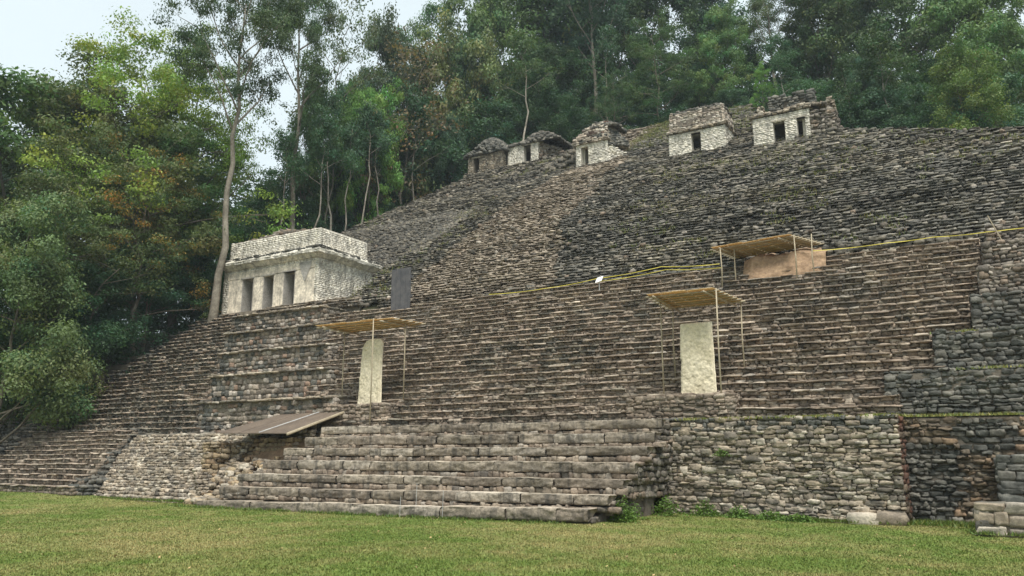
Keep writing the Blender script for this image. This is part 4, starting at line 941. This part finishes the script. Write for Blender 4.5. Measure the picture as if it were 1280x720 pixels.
# ------------------------------------------------------------------ trees
def limb(mb, p, d, L, r0, r1, n=5, curl=.25, lift=.1, c=(1, 1, 1), sides=6, g2=None):
    pts = [Vector(p)]; dd = Vector(d).normalized()
    for i in range(n):
        dd = (dd + Vector((g2.normal(0, curl), g2.normal(0, curl), g2.normal(lift, curl * .6))) * .5).normalized(); pts.append(pts[-1] + dd * L / n)
    rs = [r0 + (r1 - r0) * i / n for i in range(n + 1)]; mb.tube(pts, rs, sides, c); return pts, dd
def make_tree(seed, H=20, kind='broad', leaves=16000, lsize=.2, rust=False):
    g2 = np.random.default_rng(seed); mb = MB(); clumps = []
    bark = (1.25, 1.2, 1.1) if kind == 'umbrella' else (1.7, 1.65, 1.55) if kind == 'slim' else (1, .95, .85)
    P = dict(broad=(.34, 22, .30, 1.0), tall=(.38, 24, .19, .9), layered=(.3, 22, .36, .35), umbrella=(.55, 11, .34, .4), sparse=(.35, 20, .26, .8), slim=(.6, 10, .15, .8), low=(.08, 20, .42, .85))[kind]
    f0, nl, spread, vert = P
    tr = {'umbrella': .0175, 'slim': .008, 'sparse': .008}.get(kind, .012) * H
    n = 12; pts = []; x = y = 0
    for i in range(n + 1):
        f = i / n; pts.append(Vector((x, y, f * H * .93 - .8 * (i == 0)))); x += g2.normal(0, .012) * H; y += g2.normal(0, .012) * H
    rs = [tr * (1.5 if i == 0 else 1.08 if i == 1 else 1) * (1 - .85 * (i / n) ** 1.1) for i in range(n + 1)]
    mb.tube(pts, rs, 9, bark)
    def tp(f):
        k = min(f, .999) * n; i = int(k); return pts[i].lerp(pts[i + 1], k - i)
    for i in range(nl):
        f = f0 + (1 - f0) * ((i + g2.random()) / nl) ** (.9); p = tp(f); a = i * 2.4 + g2.normal(0, .4)
        rel = (f - f0) / (1 - f0)
        if kind in ('umbrella',): L = H * spread * (1.0 - .35 * rel) * g2.uniform(.7, 1.1); up = .75
        elif kind == 'tall' or kind == 'slim': L = H * spread * (1.1 - .6 * rel) * g2.uniform(.6, 1.3); up = .5 + .5 * rel
        elif kind == 'layered': L = H * spread * (1.15 - .7 * rel) * g2.uniform(.75, 1.15); up = .15 + .5 * rel
        elif kind == 'low': L = H * spread * (1.0 - .55 * rel) * g2.uniform(.8, 1.15); up = .25 + .8 * rel
        else: L = H * spread * math.sqrt(max(.15, 1 - (rel * 1.0 - .35) ** 2 * 1.6)) * g2.uniform(.7, 1.15); up = .3 + .9 * rel
        d = Vector((math.cos(a), math.sin(a), up)); r0 = max(.03, rs[min(n, int(f * n))] * .5)
        q, dd = limb(mb, p, d, L, r0, r0 * .3, 5, .28, .05, bark, 6, g2)
        for s_ in range(5):
            t_ = g2.uniform(.35, 1); k = t_ * 5; i0 = min(4, int(k)); b0 = q[i0].lerp(q[i0 + 1], k - i0)
            d2 = (dd * .6 + Vector((g2.normal(0, .7), g2.normal(0, .7), g2.normal(.15, .4) * vert))); q2, dd2 = limb(mb, b0, d2, L * g2.uniform(.25, .5), r0 * .32, r0 * .1, 3, .35, .05, bark, 4, g2)
            clumps.append((q2[-1], g2.uniform(.7, 1.2)))
            for _ in range(2):
                if kind in ('sparse',) or g2.random() < .5:
                    d3 = dd2 + Vector((g2.normal(0, .7), g2.normal(0, .7), g2.normal(.1, .5))); q3, _x = limb(mb, q2[2], d3, L * g2.uniform(.12, .28), r0 * .12, r0 * .05, 2, .3, .05, bark, 3, g2); clumps.append((q3[-1], g2.uniform(.5, .9)))
                else: clumps.append((q2[-1] + Vector(g2.normal(0, L * .1, 3)), g2.uniform(.6, 1.)))
        clumps.append((q[-1], 1.1))
    N = len(clumps); per = max(4, leaves // N); cr_ = H * (.066 if kind != 'sparse' else .045)
    if kind == 'low': cr_ = H * .10
    C_ = np.repeat(np.array([tuple(c[0]) for c in clumps]), per, 0); sc_ = np.repeat([c[1] for c in clumps], per)
    off = g2.normal(0, 1, (len(C_), 3)); off /= np.linalg.norm(off, axis=1)[:, None]; off *= (.25 + .75 * g2.random((len(C_), 1)) ** .6); flat = {'layered': .35, 'umbrella': .4}.get(kind, .62)
    pp = C_ + off * np.array([1, 1, flat]) * (cr_ * sc_)[:, None] * g2.choice([.8, .95, 1.15], len(C_))[:, None]
    ct = np.repeat(g2.uniform(.75, 1.25, N), per)[:, None] * g2.uniform(.8, 1.2, (len(C_), 1)); hue = np.repeat(g2.normal(0, .12, N), per)
    col = np.ones((len(C_), 3)) * ct; col[:, 0] *= 1 + hue * 1.2; col[:, 2] *= 1 - hue * .5
    if rust:
        m_ = ((np.repeat(g2.random(N) < .33, per)) & (g2.random(len(col)) < .7))[:, None]; col = np.where(m_, col * np.array([2.5, 1.15, .7]), col)
    V, Fq, cc = quads(pp, lsize, g2, col, .4, off / (np.linalg.norm(off, axis=1)[:, None] + 1e-9))
    crown = npmesh('crown', V, Fq, cc, M_leaf)
    tmp = mb.build('trunk', M_bark, None, True, (0, 0, 0)); trunk = tmp.data; bpy.data.objects.remove(tmp)
    return trunk, crown
V_ = {}
def variant(key, *a, **k): V_[key] = make_tree(*a, **k)
variant('broad1', 11, 20, 'broad', 42000, .15); variant('broad2', 12, 20, 'broad', 40000, .145); variant('broad3', 13, 20, 'broad', 34000, .165)
variant('tall1', 21, 24, 'tall', 32000, .155); variant('tall2', 22, 24, 'tall', 28000, .165)
variant('layer1', 31, 18, 'layered', 34000, .095); variant('layer2', 32, 18, 'layered', 30000, .095); variant('rust', 33, 18, 'layered', 30000, .095, rust=True)
variant('umb1', 41, 28, 'umbrella', 32000, .13); variant('umb2', 42, 28, 'umbrella', 28000, .13)
variant('sparse1', 51, 18, 'sparse', 5000, .11); variant('sparse2', 52, 18, 'sparse', 3200, .11)
variant('slim1', 61, 20, 'slim', 5000, .15); variant('slim2', 62, 20, 'slim', 3500, .15)
variant('low1', 71, 8, 'low', 34000, .065); variant('low2', 72, 8, 'low', 30000, .07)
variant('near', 81, 9, 'low', 85000, .062)
HV = dict(broad=20, tall=24, layer=18, umb=28, rust=18, sparse=18, slim=20, low=8, near=9)
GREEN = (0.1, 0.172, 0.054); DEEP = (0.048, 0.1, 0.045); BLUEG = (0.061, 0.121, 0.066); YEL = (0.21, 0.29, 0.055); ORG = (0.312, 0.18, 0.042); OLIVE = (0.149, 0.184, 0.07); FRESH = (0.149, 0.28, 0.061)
NAME = dict(broad='broadleaf_tree', tall='tall_tree', layer='layered_tree', umb='emergent_tree', rust='layered_tree', sparse='bare_tree', slim='slender_tree', low='understory_tree', near='broadleaf_tree')
def tree(var, px, d, top, colr, label, group='forest trees behind the ruins', base=None, rz=None, wide=1.):
    fam = var.rstrip('0123456789'); x, y = at(px, d); zb = float(ground_z(x, y)) if base is None else base
    h = zat(px, top, d) - zb; s = h / HV[fam] * (1 if fam == 'umb' else .93)
    t_ = thing(NAME[fam], (x, y, zb - .1), label, 'tree', group); t_.rotation_euler = (0, 0, rng.uniform(0, 6.28) if rz is None else rz)
    t_.scale = (s * wide, s * wide, s)
    a = link('trunk', V_[var][0], t_, (0, 0, 0)); b2 = link('crown', V_[var][1], t_, (0, 0, 0)); f = rng.uniform(.88, 1.14)
    b2.color = (colr[0] * f, colr[1] * f, colr[2] * f, 1); return t_
TR = [
 # var, px, dist, top row, colour, label, width
 ('slim1', 382, 60, 120, DEEP, 'slender dark trunk just right of the second towering trunk', .8),
 ('slim2', 404, 62, 95, DEEP, 'slender tree above the corner of the temple roof', .8),
 ('slim1', 421, 64, 130, BLUEG, 'slender tree above the right part of the temple roof', .8),
 ('slim2', 438, 64, 110, DEEP, 'slender tree at the lower left end of the hillside skyline', .8),
 ('slim1', 458, 66, 120, BLUEG, 'slender tree slightly up the left shoulder of the hillside', .8),
 ('slim2', 320, 62, 140, DEEP, 'slender tree between the two towering pale trunks', .8),
 ('slim1', 505, 72, 90, DEEP, 'slender tree halfway along the left shoulder of the hillside', .8),
 ('slim2', 775, 70, 20, DEEP, 'slender trunk between the mansard and one door temples', .8),
 ('slim1', 1015, 64, 20, DEEP, 'slender trunk just right of the roof comb', .8),
 ('low1', 330, 66, 225, DEEP, 'dark shrubby tree over the middle of the three door temple roof', 1.1),
 ('low2', 385, 70, 215, BLUEG, 'dark shrubby tree over the right end of the three door temple roof', 1.1),
 ('low1', 430, 74, 205, DEEP, 'dark shrubby tree above the lower left end of the hillside', 1.1),
 ('low2', 480, 76, 190, BLUEG, 'dark shrubby tree on the left shoulder of the hillside', 1.1),
 ('near', -22, 47, 245, (.105, .15, .058), 'large rounded dark green tree at the left edge, nearest of all the trees', .85),
 ('low1', -25, 52, 300, DEEP, 'dark bush cut by the left edge of the photo', 1.3),
 ('low2', 95, 52, 330, DEEP, 'dark understory tree just right of the large rounded tree', 1.2),
 ('low1', 165, 56, 300, BLUEG, 'dark understory tree above the left edge of the left flight', 1.2),
 ('low2', 225, 60, 290, DEEP, 'dark shrubby tree in the shade left of the three door temple', 1.2),
 ('layer1', 150, 58, 36, YEL, 'spreading yellow green layered tree against the sky at the upper left', .9),
 ('layer2', 205, 62, 22, (.13, .20, .035), 'bright green layered tree reaching the sky beside the tall pale trunk', .6),
 ('layer2', 60, 62, 62, (.10, .125, .045), 'grey green thin topped tree at the upper left against the sky', 1.1),
 ('rust', 150, 54, 165, (.105, .145, .052), 'tree with orange and russet dying leaves at the left', .9),
 ('layer2', 55, 54, 170, (.10, .13, .045), 'olive brown tree below the grey green one at the left', 1.),
 ('broad1', 100, 60, 140, OLIVE, 'mid green tree filling the wood behind the russet tree', 1.1),
 ('broad2', 200, 60, 170, GREEN, 'dense green tree left of the tall pale trunk', 1.0),
 ('broad3', 10, 62, 105, GREEN, 'green tree behind the olive brown one at the left edge', 1.1),
 ('umb1', 250, 53, -40, (.06, .095, .035), 'towering pale trunked tree rising left of the three door temple out of the photo', .6),
 ('umb2', 352, 62, -30, (.06, .095, .035), 'towering pale trunked tree directly behind the three door temple', .5),
 ('sparse1', 395, 68, -15, (.09, .12, .05), 'thin almost leafless tree against the sky above the three door temple', .7),
 ('tall1', 366, 66, 75, GREEN, 'dark leafy tree hanging beside the second towering trunk', .5),
 ('slim1', 395, 66, 110, GREEN, 'slender leaning tree behind the temple roof', .8),
 ('tall2', 428, 72, 85, BLUEG, 'tall shadowed tree right of the thin leafless tree', .55),
 ('broad1', 445, 70, 118, FRESH, 'fresh green rounded crown above the right end of the three door temple', .5),
 ('broad2', 460, 76, 36, (.06, .09, .045), 'grey green tree with a rounded top against the sky, left of centre', .55),
 ('sparse2', 500, 72, 40, (.14, .11, .06), 'bare reddish twigged tree left of centre', 1.0),
 ('layer2', 520, 80, 5, (.075, .14, .045), 'bright topped tree touching the sky just left of centre', .55),
 ('broad3', 535, 76, 45, OLIVE, 'grey olive tree behind the bare reddish tree', .6),
 ('tall1', 560, 74, 130, BLUEG, 'shadowed tree at the left end of the temple ridge', .6),
 ('tall2', 590, 78, 20, DEEP, 'dark tall tree above the leftmost ridge temple', .6),
 ('slim2', 648, 68, 20, (.07, .11, .04), 'slender pale trunked tree rising just behind the gable temple', 1.0),
 ('broad1', 615, 82, -30, GREEN, 'green tall tree at the top edge above the leftmost ridge temple', .55),
 ('broad2', 680, 76, 60, (.05, .10, .035), 'mid green tree filling between the gable and mansard temples', .8),
 ('tall1', 700, 82, -60, (.07, .12, .035), 'tall green tree going out of the photo above the gable temple', 1.),
 ('umb1', 745, 76, -40, BLUEG, 'dark forked tree just behind the mansard temple', .7),
 ('broad3', 770, 84, -60, DEEP, 'deep green tall tree behind the forked tree', .9),
 ('layer1', 840, 72, 20, (.075, .135, .04), 'broad layered light green tree above the one door temple', .75),
 ('layer2', 780, 68, 85, (.07, .125, .045), 'low spreading green tree right of the mansard temple roof', .62),
 ('broad1', 860, 80, -40, (.05, .09, .03), 'tall dense tree behind the one door temple', .8),
 ('broad2', 930, 72, 10, GREEN, 'green tree between the one door and the two door temples', .7),
 ('tall2', 905, 84, -60, BLUEG, 'blue green tall tree beyond the gap between the two right temples', .9),
 ('umb2', 1000, 72, -20, (.08, .12, .045), 'forked tree standing right behind the roof comb', .7),
 ('layer2', 985, 66, 70, FRESH, 'small fresh green tree peeping over the roof comb', .5),
 ('broad3', 1050, 76, -20, (.07, .11, .04), 'light green tree right of the two door temple', .8),
 ('tall1', 1090, 82, -70, DEEP, 'deep green tall tree above the right part of the ridge', .9),
 ('broad1', 1120, 70, 70, BLUEG, 'shaded tree low behind the right crest', .6),
 ('slim1', 1155, 62, 10, (.06, .10, .035), 'slender forked pale tree on the right crest', 1.),
 ('slim2', 1107, 60, 40, (.05, .09, .035), 'slender straight tree on the right crest', .9),
 ('broad2', 1180, 76, -40, (.06, .10, .035), 'tall green tree behind the slender forked one', .8),
 ('broad3', 1200, 66, 70, (.055, .12, .035), 'bright mid green tree right of the slender forked tree', .55),
 ('low1', 1262, 56, 55, (.12, .18, .05), 'light green leafy tree at the right edge above the crest', .9),
 ('sparse1', 1255, 74, -20, (.10, .10, .06), 'grey twiggy tree in the top right corner', 1.),
 ('broad1', 1290, 72, -30, GREEN, 'tree cut by the right edge of the photo', .8),
 ('broad2', 1330, 66, 20, GREEN, 'tree beyond the right edge of the photo', .8),
]
for (v, px, d, top, c, lab, wd) in TR: tree(v, px, d, top, c, lab, wide=wd)
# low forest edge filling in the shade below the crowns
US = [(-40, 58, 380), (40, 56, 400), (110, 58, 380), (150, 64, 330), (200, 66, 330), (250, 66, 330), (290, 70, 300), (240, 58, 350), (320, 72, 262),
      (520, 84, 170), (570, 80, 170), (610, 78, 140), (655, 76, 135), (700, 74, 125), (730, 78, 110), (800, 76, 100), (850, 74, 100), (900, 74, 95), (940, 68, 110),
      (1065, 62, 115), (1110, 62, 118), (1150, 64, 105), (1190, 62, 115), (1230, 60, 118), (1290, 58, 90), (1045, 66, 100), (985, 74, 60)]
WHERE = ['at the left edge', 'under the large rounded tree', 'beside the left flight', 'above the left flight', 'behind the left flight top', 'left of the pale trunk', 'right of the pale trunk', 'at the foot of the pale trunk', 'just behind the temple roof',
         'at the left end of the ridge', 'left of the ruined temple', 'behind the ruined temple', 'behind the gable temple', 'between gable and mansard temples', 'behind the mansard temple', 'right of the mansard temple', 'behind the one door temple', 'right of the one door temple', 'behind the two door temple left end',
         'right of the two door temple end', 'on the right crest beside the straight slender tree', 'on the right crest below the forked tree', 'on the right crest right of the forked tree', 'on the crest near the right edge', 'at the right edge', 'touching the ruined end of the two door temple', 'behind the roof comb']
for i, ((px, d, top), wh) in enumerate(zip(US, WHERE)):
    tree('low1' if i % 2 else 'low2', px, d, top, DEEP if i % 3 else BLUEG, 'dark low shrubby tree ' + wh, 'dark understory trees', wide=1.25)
# far wood closing the view
def far_wood():
    g2 = np.random.default_rng(900); P_ = []
    for i in range(420):
        px = g2.uniform(-150, 1450); 
        if 270 < px < 560 and g2.random() < .4: continue
        d = g2.uniform(92, 120); x, y = at(px, d); zb = float(ground_z(x, y)); top = {0: 200}.get(0) if px < 250 else (205 if px < 600 else 70)
        zt = zat(px, top + g2.uniform(-20, 60), d); n = 420; r = g2.uniform(2.5, 4)
        c = np.array([x, y, g2.uniform(zb, zt)]); o_ = g2.normal(0, .5, (n, 3)) * r; P_.append(c + o_)
    return np.concatenate(P_), g2
P_, g2 = far_wood(); V, Fq, cc = quads(P_, .34, g2, np.ones((len(P_), 3)) * g2.uniform(.6, 1.3, (len(P_), 1)), .4)
o = link('far_wood', npmesh('far_wood', V, Fq, cc, M_leaf)); o.color = (.035, .062, .03, 1); tag(o, 'dense shadowy wood far behind the nearer trees', 'wood', None, 'stuff')

# ------------------------------------------------------------------ damp air over the whole place
mb = MB(); mb.box(-420, 300, -150, 380, -1.7, 75); hm = bpy.data.materials.new('humid air'); hm.use_nodes = True; ht = hm.node_tree; ht.nodes.clear()
ho = ht.nodes.new('ShaderNodeOutputMaterial'); hv = ht.nodes.new('ShaderNodeVolumePrincipled'); hv.inputs['Density'].default_value = .00045; hv.inputs['Color'].default_value = (.80, .90, 1, 1); hv.inputs['Anisotropy'].default_value = .2
ht.links.new(hv.outputs[0], ho.inputs['Volume']); o = mb.build('haze', hm); tag(o, 'thin bluish haze between the viewer and the forest', 'haze', None, 'stuff')
